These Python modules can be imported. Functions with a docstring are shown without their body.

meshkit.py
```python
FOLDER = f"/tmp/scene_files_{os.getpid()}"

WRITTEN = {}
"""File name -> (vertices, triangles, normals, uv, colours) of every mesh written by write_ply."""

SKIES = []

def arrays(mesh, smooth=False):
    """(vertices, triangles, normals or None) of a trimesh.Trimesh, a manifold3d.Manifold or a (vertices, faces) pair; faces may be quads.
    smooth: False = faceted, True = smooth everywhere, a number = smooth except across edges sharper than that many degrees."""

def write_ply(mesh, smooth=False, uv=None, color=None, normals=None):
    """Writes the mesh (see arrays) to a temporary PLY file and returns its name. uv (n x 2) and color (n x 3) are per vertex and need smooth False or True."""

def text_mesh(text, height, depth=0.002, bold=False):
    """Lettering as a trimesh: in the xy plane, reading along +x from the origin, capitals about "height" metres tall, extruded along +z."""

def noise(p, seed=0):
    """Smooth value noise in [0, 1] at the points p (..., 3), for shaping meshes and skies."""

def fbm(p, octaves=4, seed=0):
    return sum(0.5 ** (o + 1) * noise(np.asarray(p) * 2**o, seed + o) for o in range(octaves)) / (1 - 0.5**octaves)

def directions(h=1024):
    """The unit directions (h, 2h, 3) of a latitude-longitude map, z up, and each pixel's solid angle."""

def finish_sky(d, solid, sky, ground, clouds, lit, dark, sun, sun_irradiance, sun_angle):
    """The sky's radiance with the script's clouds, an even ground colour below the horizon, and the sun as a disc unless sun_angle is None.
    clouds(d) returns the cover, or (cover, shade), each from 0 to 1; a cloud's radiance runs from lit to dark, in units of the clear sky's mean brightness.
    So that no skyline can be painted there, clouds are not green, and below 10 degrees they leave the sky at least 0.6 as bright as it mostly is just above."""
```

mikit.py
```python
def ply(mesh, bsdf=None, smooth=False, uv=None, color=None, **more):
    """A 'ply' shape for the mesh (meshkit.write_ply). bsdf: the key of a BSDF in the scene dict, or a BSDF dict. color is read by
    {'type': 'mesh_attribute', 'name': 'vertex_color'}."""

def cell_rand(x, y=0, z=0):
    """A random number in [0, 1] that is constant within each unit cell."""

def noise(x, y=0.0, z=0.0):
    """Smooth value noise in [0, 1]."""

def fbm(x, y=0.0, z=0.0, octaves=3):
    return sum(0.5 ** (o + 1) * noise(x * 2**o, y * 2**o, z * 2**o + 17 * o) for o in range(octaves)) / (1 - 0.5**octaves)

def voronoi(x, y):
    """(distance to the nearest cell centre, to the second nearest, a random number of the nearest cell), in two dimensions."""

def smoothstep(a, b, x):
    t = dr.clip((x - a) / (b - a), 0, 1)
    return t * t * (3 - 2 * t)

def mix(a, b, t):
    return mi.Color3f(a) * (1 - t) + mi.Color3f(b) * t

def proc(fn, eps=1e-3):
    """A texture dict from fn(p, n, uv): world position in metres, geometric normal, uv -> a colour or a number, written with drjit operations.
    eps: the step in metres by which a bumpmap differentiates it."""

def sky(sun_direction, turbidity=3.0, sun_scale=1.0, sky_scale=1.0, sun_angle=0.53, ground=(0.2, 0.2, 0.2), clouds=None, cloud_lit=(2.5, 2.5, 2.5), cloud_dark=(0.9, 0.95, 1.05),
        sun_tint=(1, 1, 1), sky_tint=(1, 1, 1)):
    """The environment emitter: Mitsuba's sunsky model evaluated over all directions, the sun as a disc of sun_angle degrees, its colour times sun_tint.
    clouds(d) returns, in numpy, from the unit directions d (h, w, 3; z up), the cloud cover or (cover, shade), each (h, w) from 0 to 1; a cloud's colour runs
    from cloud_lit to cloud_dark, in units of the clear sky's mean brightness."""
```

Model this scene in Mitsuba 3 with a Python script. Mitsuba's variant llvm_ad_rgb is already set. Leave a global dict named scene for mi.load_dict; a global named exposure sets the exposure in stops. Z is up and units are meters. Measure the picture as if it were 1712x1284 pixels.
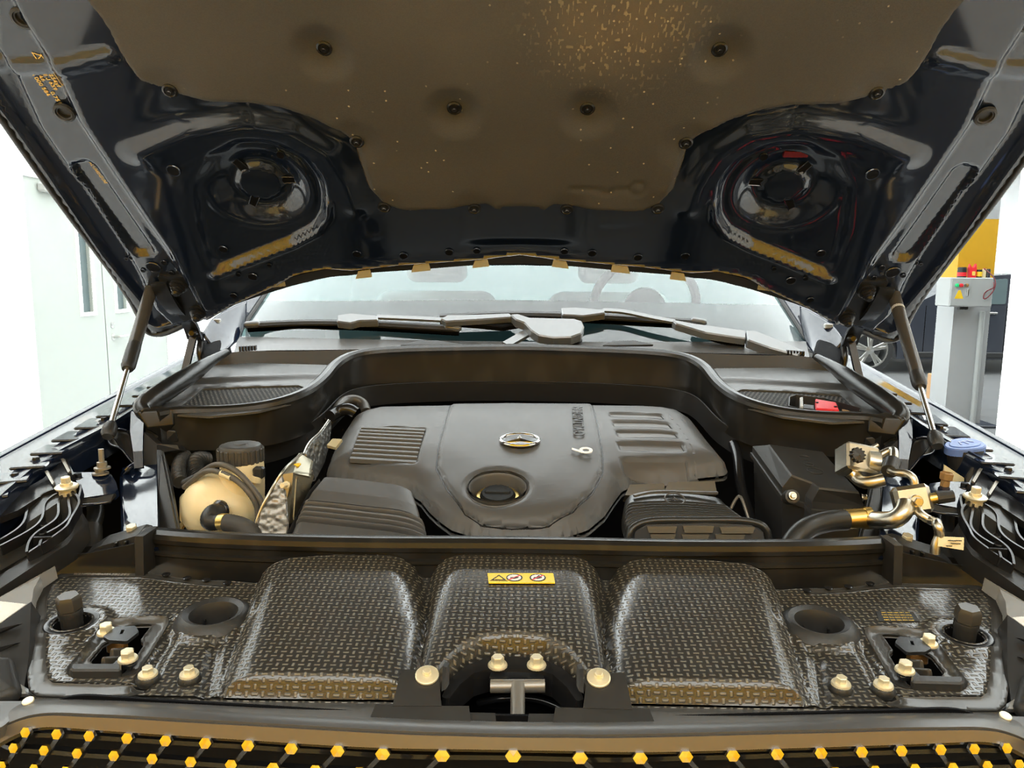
import math, random
import numpy as np, trimesh, shapely
from shapely.geometry import Polygon, LineString, Point
from shapely.ops import unary_union
from scipy.interpolate import CubicSpline
from scipy.spatial import Delaunay
import drjit as dr, mitsuba as mi
import mikit, meshkit
from mikit import proc, noise, fbm, voronoi, cell_rand, smoothstep, mix

T = mi.ScalarTransform4f
scene, labels = {}, {}
rng = np.random.default_rng(7)

# ------------------------------------------------------------------ camera, light, exposure
# frame: x to the right, y into the picture (front of the car to its back), z up, the floor at z = 0, the car's centre line at x = 0
F_PX = 1290.0
CAM = np.array([0.0085, 0.0, 1.43])
PITCH, YAW, ROLL = math.radians(8.2), -0.015, math.radians(0.40)
fwd = np.array([math.sin(YAW) * math.cos(PITCH), math.cos(YAW) * math.cos(PITCH), -math.sin(PITCH)])
_r0 = np.array([math.cos(YAW), -math.sin(YAW), 0.0])
_u0 = np.cross(_r0, fwd)
cam_r = math.cos(ROLL) * _r0 + math.sin(ROLL) * _u0
cam_u = math.cos(ROLL) * _u0 - math.sin(ROLL) * _r0
scene['camera'] = {'type': 'perspective', 'fov': math.degrees(2 * math.atan(856.0 / F_PX)), 'fov_axis': 'x', 'near_clip': 0.05, 'far_clip': 100.0,
                   'to_world': T().look_at(origin=CAM.tolist(), target=(CAM + fwd).tolist(), up=cam_u.tolist())}
exposure = -0.06
CEIL = 3.3
LIGHT = (3.3, 3.55, 3.55)       # the luminous ceiling panels
def lamp(x0, x1, y0, y1, z, rad):
    v = np.array([[x0, y0, z], [x1, y0, z], [x1, y1, z], [x0, y1, z]], float)
    m = trimesh.Trimesh(v, [[0, 2, 1], [0, 3, 2]], process=False)
    return mikit.ply(m, 'lamp_white', emitter={'type': 'area', 'radiance': {'type': 'rgb', 'value': list(rad)}})

# ------------------------------------------------------------------ pixels of the survey -> points
def ray(u, v):
    d = fwd + (u - 856.0) / F_PX * cam_r + (642.0 - v) / F_PX * cam_u
    return d
def PY(u, v, y):
    d = ray(u, v); return CAM + d * ((y - CAM[1]) / d[1])
def PZ(u, v, z):
    d = ray(u, v); return CAM + d * ((z - CAM[2]) / d[2])
def PP(u, v, p0, n):
    d = ray(u, v); n = np.asarray(n, float); return CAM + d * (np.dot(np.asarray(p0) - CAM, n) / np.dot(d, n))
def L(pts):      # list of (u, v, y)
    return np.array([PY(*p) for p in pts])
def mx(p):       # mirror in the car's centre plane
    p = np.array(p, float); p[..., 0] *= -1; return p

# ------------------------------------------------------------------ registry
def numbered(name):
    if name not in used: used.add(name); return name
    k = 1
    while f'{name}_{k:03d}' in used: k += 1
    used.add(f'{name}_{k:03d}'); return f'{name}_{k:03d}'
used = set()
def thing(name, label, cat, group=None):
    k = numbered(name); labels[k] = {'label': label, 'category': cat}
    if group: labels[k]['group'] = group
    return k
def part(parent, name, mesh, bsdf, label=None, smooth=35, kind=None, **kw):
    k = numbered(parent + '__' + name)
    scene[k] = mesh if isinstance(mesh, dict) else mikit.ply(mesh, bsdf, smooth=smooth, **kw)
    if label or kind:
        labels[k] = {}
        if label: labels[k]['label'] = label
        if kind: labels[k]['kind'] = kind
    return k
def single(name, mesh, bsdf, label, cat, group=None, smooth=35, **kw):
    k = thing(name, label, cat, group); scene[k] = mikit.ply(mesh, bsdf, smooth=smooth, **kw); return k
def struct(name, mesh, bsdf, smooth=False, label=None):
    k = numbered(name); scene[k] = mikit.ply(mesh, bsdf, smooth=smooth); labels[k] = {'kind': 'structure'}
    if label: labels[k]['label'] = label
    return k

# ------------------------------------------------------------------ mesh tools
def cat(*ms):
    return trimesh.util.concatenate([m for m in ms if m is not None])
def tm(v, f):
    v = np.asarray(v, float); f = np.asarray(f, int)
    if f.shape[1] == 4: f = np.vstack([f[:, [0, 1, 2]], f[:, [0, 2, 3]]])
    return trimesh.Trimesh(v, f, process=False)
def outward(m):
    if m.volume < 0: m.invert()
    return m
def spl(pts, n=40, closed=False):
    p = np.asarray(pts, float)
    if closed: p = np.vstack([p, p[:1]])
    if len(p) < 3 and not closed:
        t = np.linspace(0, 1, n)[:, None]; return p[0] * (1 - t) + p[-1] * t
    t = np.r_[0, np.cumsum(np.linalg.norm(np.diff(p, axis=0), axis=1) ** 0.7)]
    c = CubicSpline(t, p, bc_type='periodic' if closed else 'natural')
    q = c(np.linspace(0, t[-1], n + 1 if closed else n))
    return q[:-1] if closed else q
def frames(p, up=None, closed=False):
    p = np.asarray(p, float)
    t = np.roll(p, -1, 0) - np.roll(p, 1, 0) if closed else np.gradient(p, axis=0)
    t /= np.linalg.norm(t, axis=1, keepdims=True) + 1e-12
    if up is not None:
        up = np.broadcast_to(np.asarray(up, float), p.shape)
        s = np.cross(t, up); s /= np.linalg.norm(s, axis=1, keepdims=True) + 1e-12
        return t, s, np.cross(s, t)
    a = np.array([0, 0, 1.0]) if abs(t[0, 2]) < 0.9 else np.array([1.0, 0, 0])
    s = np.zeros_like(p); s[0] = np.cross(t[0], a); s[0] /= np.linalg.norm(s[0])
    for i in range(1, len(p)):
        w = s[i - 1] - t[i] * np.dot(s[i - 1], t[i]); s[i] = w / (np.linalg.norm(w) + 1e-12)
    return t, s, np.cross(s, t)
def sweep(path, prof, up=None, closed=False, caps=True, prof_closed=True, scale=None):
    """profile points (a along the side vector, b along the up vector) carried along the path"""
    t, s, b = frames(path, up, closed)
    prof = np.asarray(prof, float); n, m = len(path), len(prof)
    sc = np.ones(n) if scale is None else np.broadcast_to(scale, (n,))
    v = (np.asarray(path)[:, None] + sc[:, None, None] * (prof[None, :, 0:1] * s[:, None] + prof[None, :, 1:2] * b[:, None])).reshape(-1, 3)
    fs = []
    for i in range(n if closed else n - 1):
        k = (i + 1) % n
        for j in range(m if prof_closed else m - 1):
            l = (j + 1) % m
            fs.append([i * m + j, k * m + j, k * m + l, i * m + l])
    f = np.array(fs); f = np.vstack([f[:, [0, 1, 2]], f[:, [0, 2, 3]]])
    if caps and not closed and prof_closed:
        from shapely.geometry import Polygon as _P
        _, cf = trimesh.creation.triangulate_polygon(_P(prof), engine='earcut')
        cv, cf = trimesh.creation.triangulate_polygon(_P(prof), engine='earcut')
        idx = [int(np.argmin(((prof - q) ** 2).sum(1))) for q in cv]
        cf = np.array(idx)[cf]
        f = np.vstack([f, cf, cf[:, ::-1] + (n - 1) * m])
    me = tm(v, f)
    return outward(me) if prof_closed else me
CIRC = lambda r, k=12: np.array([[r * math.cos(a), r * math.sin(a)] for a in np.arange(k) * 2 * math.pi / k])
def tube(pts, r, n=None, sides=12, smooth=True, closed=False):
    p = spl(pts, n or max(8, 6 * len(pts)), closed) if smooth else np.asarray(pts, float)
    r = np.asarray(r, float)
    sc = None
    if r.ndim: sc = np.interp(np.linspace(0, 1, len(p)), np.linspace(0, 1, len(r)), r); r0 = 1.0
    else: r0 = float(r)
    return sweep(p, CIRC(r0, sides), closed=closed, scale=sc)
def lathe(prof, n=32):
    """(r, z) from bottom to top, closed at the axis"""
    p = np.array([(max(r, 1e-5), z) for r, z in prof]); m = len(p)
    a = np.arange(n) * 2 * math.pi / n
    v = np.stack([p[None, :, 0] * np.cos(a)[:, None], p[None, :, 0] * np.sin(a)[:, None], np.broadcast_to(p[None, :, 1], (n, m))], -1).reshape(-1, 3)
    fs = [[i * m + j, ((i + 1) % n) * m + j, ((i + 1) % n) * m + j + 1, i * m + j + 1] for i in range(n) for j in range(m - 1)]
    return outward(tm(v, fs))
def basis(z, x=None):
    z = np.asarray(z, float); z = z / np.linalg.norm(z)
    x = np.array([1.0, 0, 0]) if x is None else np.asarray(x, float)
    if abs(np.dot(x / np.linalg.norm(x), z)) > 0.98: x = np.array([0, 1.0, 0])
    x = x - z * np.dot(x, z); x /= np.linalg.norm(x)
    return np.column_stack([x, np.cross(z, x), z])
def put(m, o, z=(0, 0, 1), x=None, s=1.0):
    m = m.copy(); B = basis(z, x)
    m.vertices = (np.asarray(m.vertices) * s) @ B.T + np.asarray(o, float); return m
def cbox(lx, ly, lz, c=0.002):
    """box centred on the origin with chamfered edges"""
    h = np.array([lx, ly, lz]) / 2; c = min(c, h.min() * 0.9); pts = []
    for sx in (-1, 1):
        for sy in (-1, 1):
            for sz in (-1, 1):
                s = np.array([sx, sy, sz])
                for k in range(3):
                    q = h - c; q[k] = h[k]; pts.append(s * q)
    return trimesh.convex.convex_hull(np.array(pts))
def hull(pts): return trimesh.convex.convex_hull(np.asarray(pts, float))
def hull_balls(pts, r, k=1):
    s = trimesh.creation.icosphere(k, 1.0).vertices; r = np.broadcast_to(r, (len(pts),))
    return hull(np.vstack([s * q + p for p, q in zip(np.asarray(pts, float), r)]))
def one(p): return max(p.geoms, key=lambda g: g.area) if hasattr(p, 'geoms') else p
def slab(poly, h0, h1, frame=None, bevel=0.0):
    """extruded polygon (shapely or list of 2D points) between h0 and h1 in the frame function (a, b, h) -> world"""
    poly = poly if hasattr(poly, 'geom_type') else Polygon(poly)
    poly = one(poly.buffer(0))
    if bevel > 0:
        top = poly.buffer(-bevel, join_style=2)
        if top.geom_type == 'Polygon' and not top.is_empty and len(top.exterior.coords) == len(poly.exterior.coords) and not poly.interiors:
            A = np.array(shapely.geometry.polygon.orient(poly).exterior.coords)[:-1]; Bq = np.array(shapely.geometry.polygon.orient(top).exterior.coords)[:-1]
            j = int(np.argmin(((Bq - A[0]) ** 2).sum(1))); Bq = np.roll(Bq, -j, 0); n = len(A)
            lo, mid, hi = np.c_[A, np.full(n, h0)], np.c_[A, np.full(n, h1 - bevel)], np.c_[Bq, np.full(n, h1)]
            v = np.vstack([lo, mid, hi]); fs = []
            for a in range(2):
                for i in range(n):
                    k = (i + 1) % n; fs += [[a * n + i, a * n + k, (a + 1) * n + k], [a * n + i, (a + 1) * n + k, (a + 1) * n + i]]
            for P, base, flip in ((A, 0, True), (Bq, 2 * n, False)):
                cv, cf = trimesh.creation.triangulate_polygon(Polygon(P), engine='earcut')
                idx = np.array([int(np.argmin(((P - q) ** 2).sum(1))) for q in cv]) + base
                fs += (idx[cf][:, ::-1] if flip else idx[cf]).tolist()
            m = tm(v, np.array(fs)); trimesh.repair.fix_normals(m)
        else: bevel = 0
    if bevel == 0:
        m = trimesh.creation.extrude_polygon(poly, h1 - h0, engine='earcut'); m.apply_translation([0, 0, h0])
    if frame is not None:
        v = np.asarray(m.vertices); m = tm(frame(v[:, 0], v[:, 1], v[:, 2]), m.faces)
        outward(m)
    return m
def rpoly(pts, r=0.01, k=5):
    """polygon with rounded corners"""
    p = one(Polygon(pts).buffer(0)); q = p.buffer(-r, quad_segs=k).buffer(2 * r, quad_segs=k).buffer(-r, quad_segs=k)
    return one(q) if not q.is_empty and q.area > .6 * p.area else p
def sdist(poly, x, y):
    x, y = np.asarray(x, float).ravel(), np.asarray(y, float).ravel()
    g = shapely.points(x, y); d = shapely.distance(poly.boundary, g)
    return np.where(shapely.contains_xy(poly, x, y), d, -d)
def ss(a, b, x):
    t = np.clip((x - a) / (b - a), 0, 1); return t * t * (3 - 2 * t)
def resample(ring, step):
    ls = LineString(ring); n = max(4, int(round(ls.length / step)))
    return np.array([ls.interpolate(i / n, normalized=True).coords[0] for i in range(n)])
def field(poly, step, zf, thick, frame=None, extra=None, loops=()):
    """a sheet over the polygon whose height is zf(a, b), with a skirt of the given thickness. loops: extra lines to follow"""
    poly = one(poly.buffer(0))
    rings = [resample(r.coords, step) for r in [poly.exterior, *poly.interiors]]
    x0, y0, x1, y1 = poly.bounds
    gx, gy = np.meshgrid(np.arange(x0, x1, step), np.arange(y0, y1, step))
    gx = gx + (np.arange(gx.shape[0])[:, None] % 2) * step * 0.5
    g = np.c_[gx.ravel(), gy.ravel()]
    g = g[sdist(poly, g[:, 0], g[:, 1]) > step * 0.55]
    ex = [np.asarray(e) for e in loops]
    if ex:
        e = np.vstack(ex); e = e[sdist(poly, e[:, 0], e[:, 1]) > step * 0.3]
        from scipy.spatial import cKDTree
        d, _ = cKDTree(e).query(g); g = np.vstack([g[d > step * 0.45], e])
    p = np.vstack(rings + [g]); tri = Delaunay(p).simplices
    c = p[tri].mean(1); tri = tri[shapely.contains_xy(poly, c[:, 0], c[:, 1])]
    ar = np.cross(np.c_[p[tri[:, 1]] - p[tri[:, 0]], np.zeros(len(tri))], np.c_[p[tri[:, 2]] - p[tri[:, 0]], np.zeros(len(tri))])[:, 2]
    tri = np.where(ar[:, None] < 0, tri[:, ::-1], tri); tri = tri[np.abs(ar) > 1e-12]
    h = zf(p[:, 0], p[:, 1]); n = len(p)
    fs = [tri, tri[:, ::-1] + n]; k = 0
    for r in rings:
        i = np.arange(len(r)) + k; j = np.roll(i, -1); k += len(r)
        a = np.vstack([np.c_[i, i + n, j], np.c_[j, i + n, j + n]])
        fs.append(a)
    P = np.vstack([np.c_[p, h], np.c_[p, h - thick]])
    v = frame(P[:, 0], P[:, 1], P[:, 2]) if frame else P
    m = tm(v, np.vstack(fs))
    if frame is not None or True: outward(m)
    return m
def grid(rows, nu=None, nv=None, thick=0.0, closed=False):
    """surface through rows of 3D points (spline in both directions), optionally given a thickness along -normal"""
    R = np.asarray(rows, float); nu = nu or R.shape[1] * 4; nv = nv or R.shape[0] * 4
    A = np.array([spl(r, nu) if R.shape[1] > 2 else spl(r, nu) for r in R])
    A = np.stack([spl(A[:, j], nv) for j in range(nu)], 1)
    return sheet(A, thick)
def sheet(A, thick=0.0):
    A = np.asarray(A, float); nv, nu = A.shape[:2]
    i, j = np.meshgrid(np.arange(nv - 1), np.arange(nu - 1), indexing='ij')
    q = np.stack([i * nu + j, i * nu + j + 1, (i + 1) * nu + j + 1, (i + 1) * nu + j], -1).reshape(-1, 4)
    v = A.reshape(-1, 3)
    if not thick: return tm(v, q)
    du, dv = np.gradient(A, axis=1), np.gradient(A, axis=0)
    n = np.cross(du, dv); n /= np.linalg.norm(n, axis=2, keepdims=True) + 1e-12
    v2 = (A - n * thick).reshape(-1, 3); N = nv * nu
    f = [q, q[:, ::-1] + N]
    edge = np.r_[np.arange(nu), np.arange(1, nv) * nu + nu - 1, np.arange(nu - 2, -1, -1) + (nv - 1) * nu, np.arange(nv - 2, 0, -1) * nu]
    e2 = np.roll(edge, -1); f.append(np.c_[edge, edge + N, e2 + N, e2])
    return outward(tm(np.vstack([v, v2]), np.vstack(f)))
def rough(pts2, y):           # list of (u, v) at one depth
    return np.array([PY(u, v, y) for u, v in pts2])
def uvpoly(uvs, p0, n, e1=None):
    """traced outline on a plane -> (2D points, frame)"""
    n = np.asarray(n, float) / np.linalg.norm(n); B = basis(n, e1)
    P = np.array([PP(u, v, p0, n) for u, v in uvs]) - p0
    fr = lambda a, b, h: np.asarray(p0) + np.asarray(a)[..., None] * B[:, 0] + np.asarray(b)[..., None] * B[:, 1] + np.asarray(h)[..., None] * B[:, 2]
    return P @ B[:, :2], fr
def hexbolt(r=0.008, h=0.008, fl=1.45, fh=0.003, dome=0.0):
    a = np.arange(6) * math.pi / 3
    pts = [[r * k * math.cos(t), r * k * math.sin(t), z] for t in a for k, z in ((1, fh * 0.5), (1, fh + h * 0.85), (0.86, fh + h))]
    return cat(lathe([(0, 0), (r * fl, 0), (r * fl, fh * 0.5), (r * fl * 0.93, fh), (0, fh)], 24), hull(pts))
def text_on(txt, h, o, xd, yd, depth=0.0006, bold=False, center=True):
    m = meshkit.text_mesh(txt, h, depth, bold); v = np.asarray(m.vertices)
    if center: v = v - [(v[:, 0].min() + v[:, 0].max()) / 2, h / 2, 0]
    xd, yd = np.asarray(xd, float), np.asarray(yd, float); xd = xd / np.linalg.norm(xd); yd = yd - xd * np.dot(xd, yd); yd /= np.linalg.norm(yd)
    return tm(np.asarray(o) + v @ np.array([xd, yd, np.cross(xd, yd)]), m.faces)

def lift(pts, off=(0, 0.005, 0), s=1, dens=0):
    """outline of (u, v, y) corners lifted off the survey into 3D and thickened by the offset"""
    q = np.array([p[:2] for p in pts], float); q2 = q * [1, -1]
    if dens: 
        pass
    P = np.array([PY(*p) for p in pts]) * [s, 1, 1]; n = len(P)
    cv, cf = trimesh.creation.triangulate_polygon(Polygon(q2), engine='earcut')
    cf = np.array([int(np.argmin(((q2 - c) ** 2).sum(1))) for c in cv])[cf]
    i = np.arange(n); j = np.roll(i, -1)
    m = tm(np.vstack([P, P + np.asarray(off, float) * [s, 1, 1]]), np.vstack([cf, cf[:, ::-1] + n, np.c_[i, i + n, j], np.c_[j, i + n, j + n]]))
    trimesh.repair.fix_normals(m); return outward(m)
class Tilted:
    """a plane through two surveyed points on the centre line, falling only in y"""
    def __init__(self, v1, y1, v2, y2, u=860):
        z1, z2 = PY(u, v1, y1)[2], PY(u, v2, y2)[2]; self.k = (z2 - z1) / (y2 - y1); self.y0, self.z0 = y1, z1
        self.p0 = np.array([0, y1, z1]); self.n = np.array([0, -self.k, 1.0]) / math.hypot(1, self.k)
    def z(self, y): return self.z0 + (np.asarray(y) - self.y0) * self.k
    def f2(self, u, v, off=0.0): return PP(u, v, self.p0 + self.n * off, self.n)[:2]
    def fl(self, pts, off=0.0): return np.array([self.f2(p[0], p[1], p[2] if len(p) > 2 else off) for p in pts])
    def w(self, a, b, h):
        a, b, h = np.broadcast_arrays(np.asarray(a, float), np.asarray(b, float), np.asarray(h, float)); return np.stack([a, b, self.z(b) + h], -1)
    def at(self, u, v, off=0.0):
        p = self.f2(u, v, off); return np.array([p[0], p[1], float(self.z(p[1])) + off])
def flip(m): return tm(np.asarray(m.vertices) * [-1, 1, 1], np.asarray(m.faces)[:, ::-1])
# ------------------------------------------------------------------ materials
def rgb(c): return {'type': 'rgb', 'value': list(c)}
def two(b): return {'type': 'twosided', 'b': b}
def pri(key, c, rough=0.4, metal=0.0, spec=0.5, cc=0.0, ccg=0.9, bump=None, bs=1.0, **k):
    d = {'type': 'principled', 'base_color': c if isinstance(c, dict) else rgb(c), 'roughness': rough, 'metallic': metal, 'specular': spec, 'clearcoat': cc, 'clearcoat_gloss': ccg, **k}
    if bump: d = {'type': 'bumpmap', 'tex': bump, 'scale': bs, 'b': d}
    scene[key] = two(d)
pri('strut_black', (0.05, 0.045, 0.038), 0.35)
pri('strut_grey', (0.3, 0.29, 0.27), 0.35, 0.6)
pri('trim_grey', (0.10, 0.10, 0.10), 0.28, 0.3)
pri('trim_lip', (0.16, 0.15, 0.14), 0.35, 0.6)
pri('gold_metal', (0.85, 0.62, 0.22), 0.3, 1.0)
pri('slot_grey', (0.085, 0.08, 0.074), 0.4)
pri('letter_dark', (0.03, 0.03, 0.03), 0.5)
pri('black_sheen', (0.02, 0.02, 0.019), 0.28)
pri('tan_dark', (0.11, 0.095, 0.07), 0.4)
pri('cap_plastic', (0.045, 0.043, 0.04), 0.45)
pri('hose_grey', (0.09, 0.085, 0.075), 0.5)
pri('fuse_black', (0.028, 0.028, 0.027), 0.36)
pri('blue_light', (0.3, 0.4, 0.75), 0.35)
pri('cowl_plastic', (0.05, 0.05, 0.049), 0.36)
pri('cowl_gloss', (0.06, 0.06, 0.06), 0.3)
pri('brown_felt', (0.05, 0.036, 0.014), 0.8)
pri('dash_plastic', (0.10, 0.10, 0.105), 0.5)
pri('seat_leather', (0.75, 0.76, 0.75), 0.5)
pri('wiper_cap', (0.10, 0.107, 0.115), 0.22, 0, 1.0, 0.6)
pri('stud_grey', (0.3, 0.28, 0.24), 0.4, 0.6)
pri('lens_grey', (0.30, 0.31, 0.31), 0.2)
pri('lamp_white', (0.8, 0.8, 0.8), 0.6)
scene['wall_white'] = two({'type': 'principled', 'base_color': proc(lambda p, n, uv: mix((0.86, 0.55, 0.02), (0.86, 0.87, 0.86), smoothstep(-0.81, -0.8, p.y))), 'roughness': 0.55, 'specular': 0.5})
pri('ceiling_white', (0.85, 0.86, 0.86), 0.7)
pri('wall_yellow', (0.86, 0.55, 0.02), 0.5)
pri('door_white', (0.40, 0.43, 0.40), 0.4)
pri('door_seam', (0.35, 0.36, 0.34), 0.6)
pri('pane_grey', (0.10, 0.135, 0.14), 0.12)
pri('steel', (0.62, 0.62, 0.6), 0.3, 1.0)
pri('paint', (0.003, 0.007, 0.020), 0.07, 0, 0.9, 1.0, 0.98)
pri('paint_rough', (0.009, 0.010, 0.012), 0.28, 0, 0.5, 0.3, 0.8)
pri('black_plastic', (0.022, 0.022, 0.022), 0.42)
pri('black_gloss', (0.012, 0.012, 0.013), 0.18)
pri('black_rubber', (0.02, 0.02, 0.019), 0.36)
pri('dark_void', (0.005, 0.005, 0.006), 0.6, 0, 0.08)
pri('panel_plastic', (0.05, 0.048, 0.045), 0.26, 0, 0.6)
pri('cable_red', (0.16, 0.025, 0.03), 0.4)
pri('cap_dark', (0.012, 0.012, 0.011), 0.6, 0, 0.15)
pri('dark_red', (0.10, 0.008, 0.014), 0.35)
pri('bracket_metal', (0.42, 0.38, 0.28), 0.38, 1.0)
pri('cream_bolt', (0.78, 0.72, 0.52), 0.35, 0.5)
pri('alu', (0.62, 0.58, 0.48), 0.3, 1.0)
pri('chrome', (0.92, 0.92, 0.9), 0.06, 1.0)
pri('hex_metal', (0.74, 0.74, 0.72), 0.10, 1.0)
pri('red_plastic', (0.75, 0.03, 0.04), 0.35)
pri('green_plastic', (0.02, 0.6, 0.2), 0.35)
pri('blue_plastic', (0.13, 0.22, 0.55), 0.35)
pri('brown_cap', (0.3, 0.17, 0.06), 0.45)
pri('yellow_label', (0.95, 0.62, 0.03), 0.4)
pri('white_print', (0.85, 0.86, 0.85), 0.5)
pri('gold_print', (0.8, 0.55, 0.12), 0.4)
pri('black_print', (0.02, 0.02, 0.02), 0.5)
pri('cardboard', (0.55, 0.33, 0.17), 0.8)
pri('column_white', (0.40, 0.41, 0.415), 0.5)
pri('column_yellow', (0.62, 0.34, 0.015), 0.5)
pri('box_grey', (0.40, 0.415, 0.41), 0.45)
pri('far_paint', (0.03, 0.034, 0.045), 0.12, 0, 0.5, 1.0, 0.95)
pri('tyre', (0.02, 0.02, 0.02), 0.6)
pri('tan_label', (0.75, 0.66, 0.42), 0.5)
pri('cream_bracket', (0.5, 0.45, 0.28), 0.5)
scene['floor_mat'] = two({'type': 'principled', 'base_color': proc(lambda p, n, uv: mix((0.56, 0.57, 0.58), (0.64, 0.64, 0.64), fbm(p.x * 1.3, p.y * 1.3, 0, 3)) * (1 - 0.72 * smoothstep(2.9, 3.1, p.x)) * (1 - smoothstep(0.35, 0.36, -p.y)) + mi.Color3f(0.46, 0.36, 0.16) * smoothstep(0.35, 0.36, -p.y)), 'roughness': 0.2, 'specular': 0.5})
STAIN = [None]
def _pad(p, n, uv):
    q = (p.y - p.z) * 0.7071
    a = fbm(p.x * 3, p.y * 3, p.z * 3, 3); b = noise(p.x * 700, p.y * 700, p.z * 700)
    col = mix((0.050, 0.049, 0.046), (0.082, 0.079, 0.072), smoothstep(0.3, 0.7, a) * 0.6 + b * 0.4)
    cl = smoothstep(0.40, 0.62, noise(p.x * 5, q * 5, 3.0))
    d1, d2, w = voronoi(p.x * 42, q * 42)
    speck = (1 - smoothstep(0.05, 0.085, d1)) * smoothstep(0.80, 0.82, w) * cl
    sx, sq = STAIN[0]
    r = dr.sqrt(dr.square((p.x - sx) / 0.14) + dr.square((q - sq) / 0.13))
    st = (1 - smoothstep(0.2, 1.1, r)) * (0.35 + 0.65 * fbm(p.x * 30, q * 22, 5.0, 4))
    scr = smoothstep(0.72, 0.84, noise(p.x * 330, q * 170, 9.0)) * (1 - smoothstep(0.2, 1.3, r))
    col = mix(col, (0.22, 0.16, 0.085), st * 0.4)
    return mix(mix(col, (0.5, 0.42, 0.24), scr * 0.35), (0.42, 0.37, 0.26), speck * 0.8)
scene['pad_felt'] = two({'type': 'principled', 'base_color': proc(_pad), 'roughness': 0.75, 'specular': 0.3, 'sheen': 0.3})
# basket weave of short raised dashes on the moulded front panel: alternating directions along 45 degree rows
def dash_mask(p):
    s = 1.0 / 0.0088
    a, b = p.x * s, (p.y + p.z * 0.9) * s
    ia, ib = dr.floor(a), dr.floor(b); fa, fb = a - ia - 0.5, b - ib - 0.5
    k = ia + ib; odd = k - 2 * dr.floor(k * 0.5)
    la = dr.select(odd > 0.5, fa, fb); lb = dr.select(odd > 0.5, fb, fa)
    return (1 - smoothstep(0.30, 0.42, dr.abs(la))) * (1 - smoothstep(0.10, 0.19, dr.abs(lb)))
_weave_c = proc(lambda p, n, uv: mix((0.028, 0.026, 0.023), (0.16, 0.145, 0.11), dash_mask(p) * (0.55 + 0.45 * noise(p.x * 60, p.y * 60))))
scene['weave'] = two({'type': 'bumpmap', 'tex': proc(lambda p, n, uv: dash_mask(p), eps=6e-4), 'scale': 0.0006, 'b': {'type': 'principled', 'base_color': _weave_c, 'roughness': 0.15, 'specular': 0.75, 'clearcoat': 0.6, 'clearcoat_gloss': 0.95}})
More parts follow.
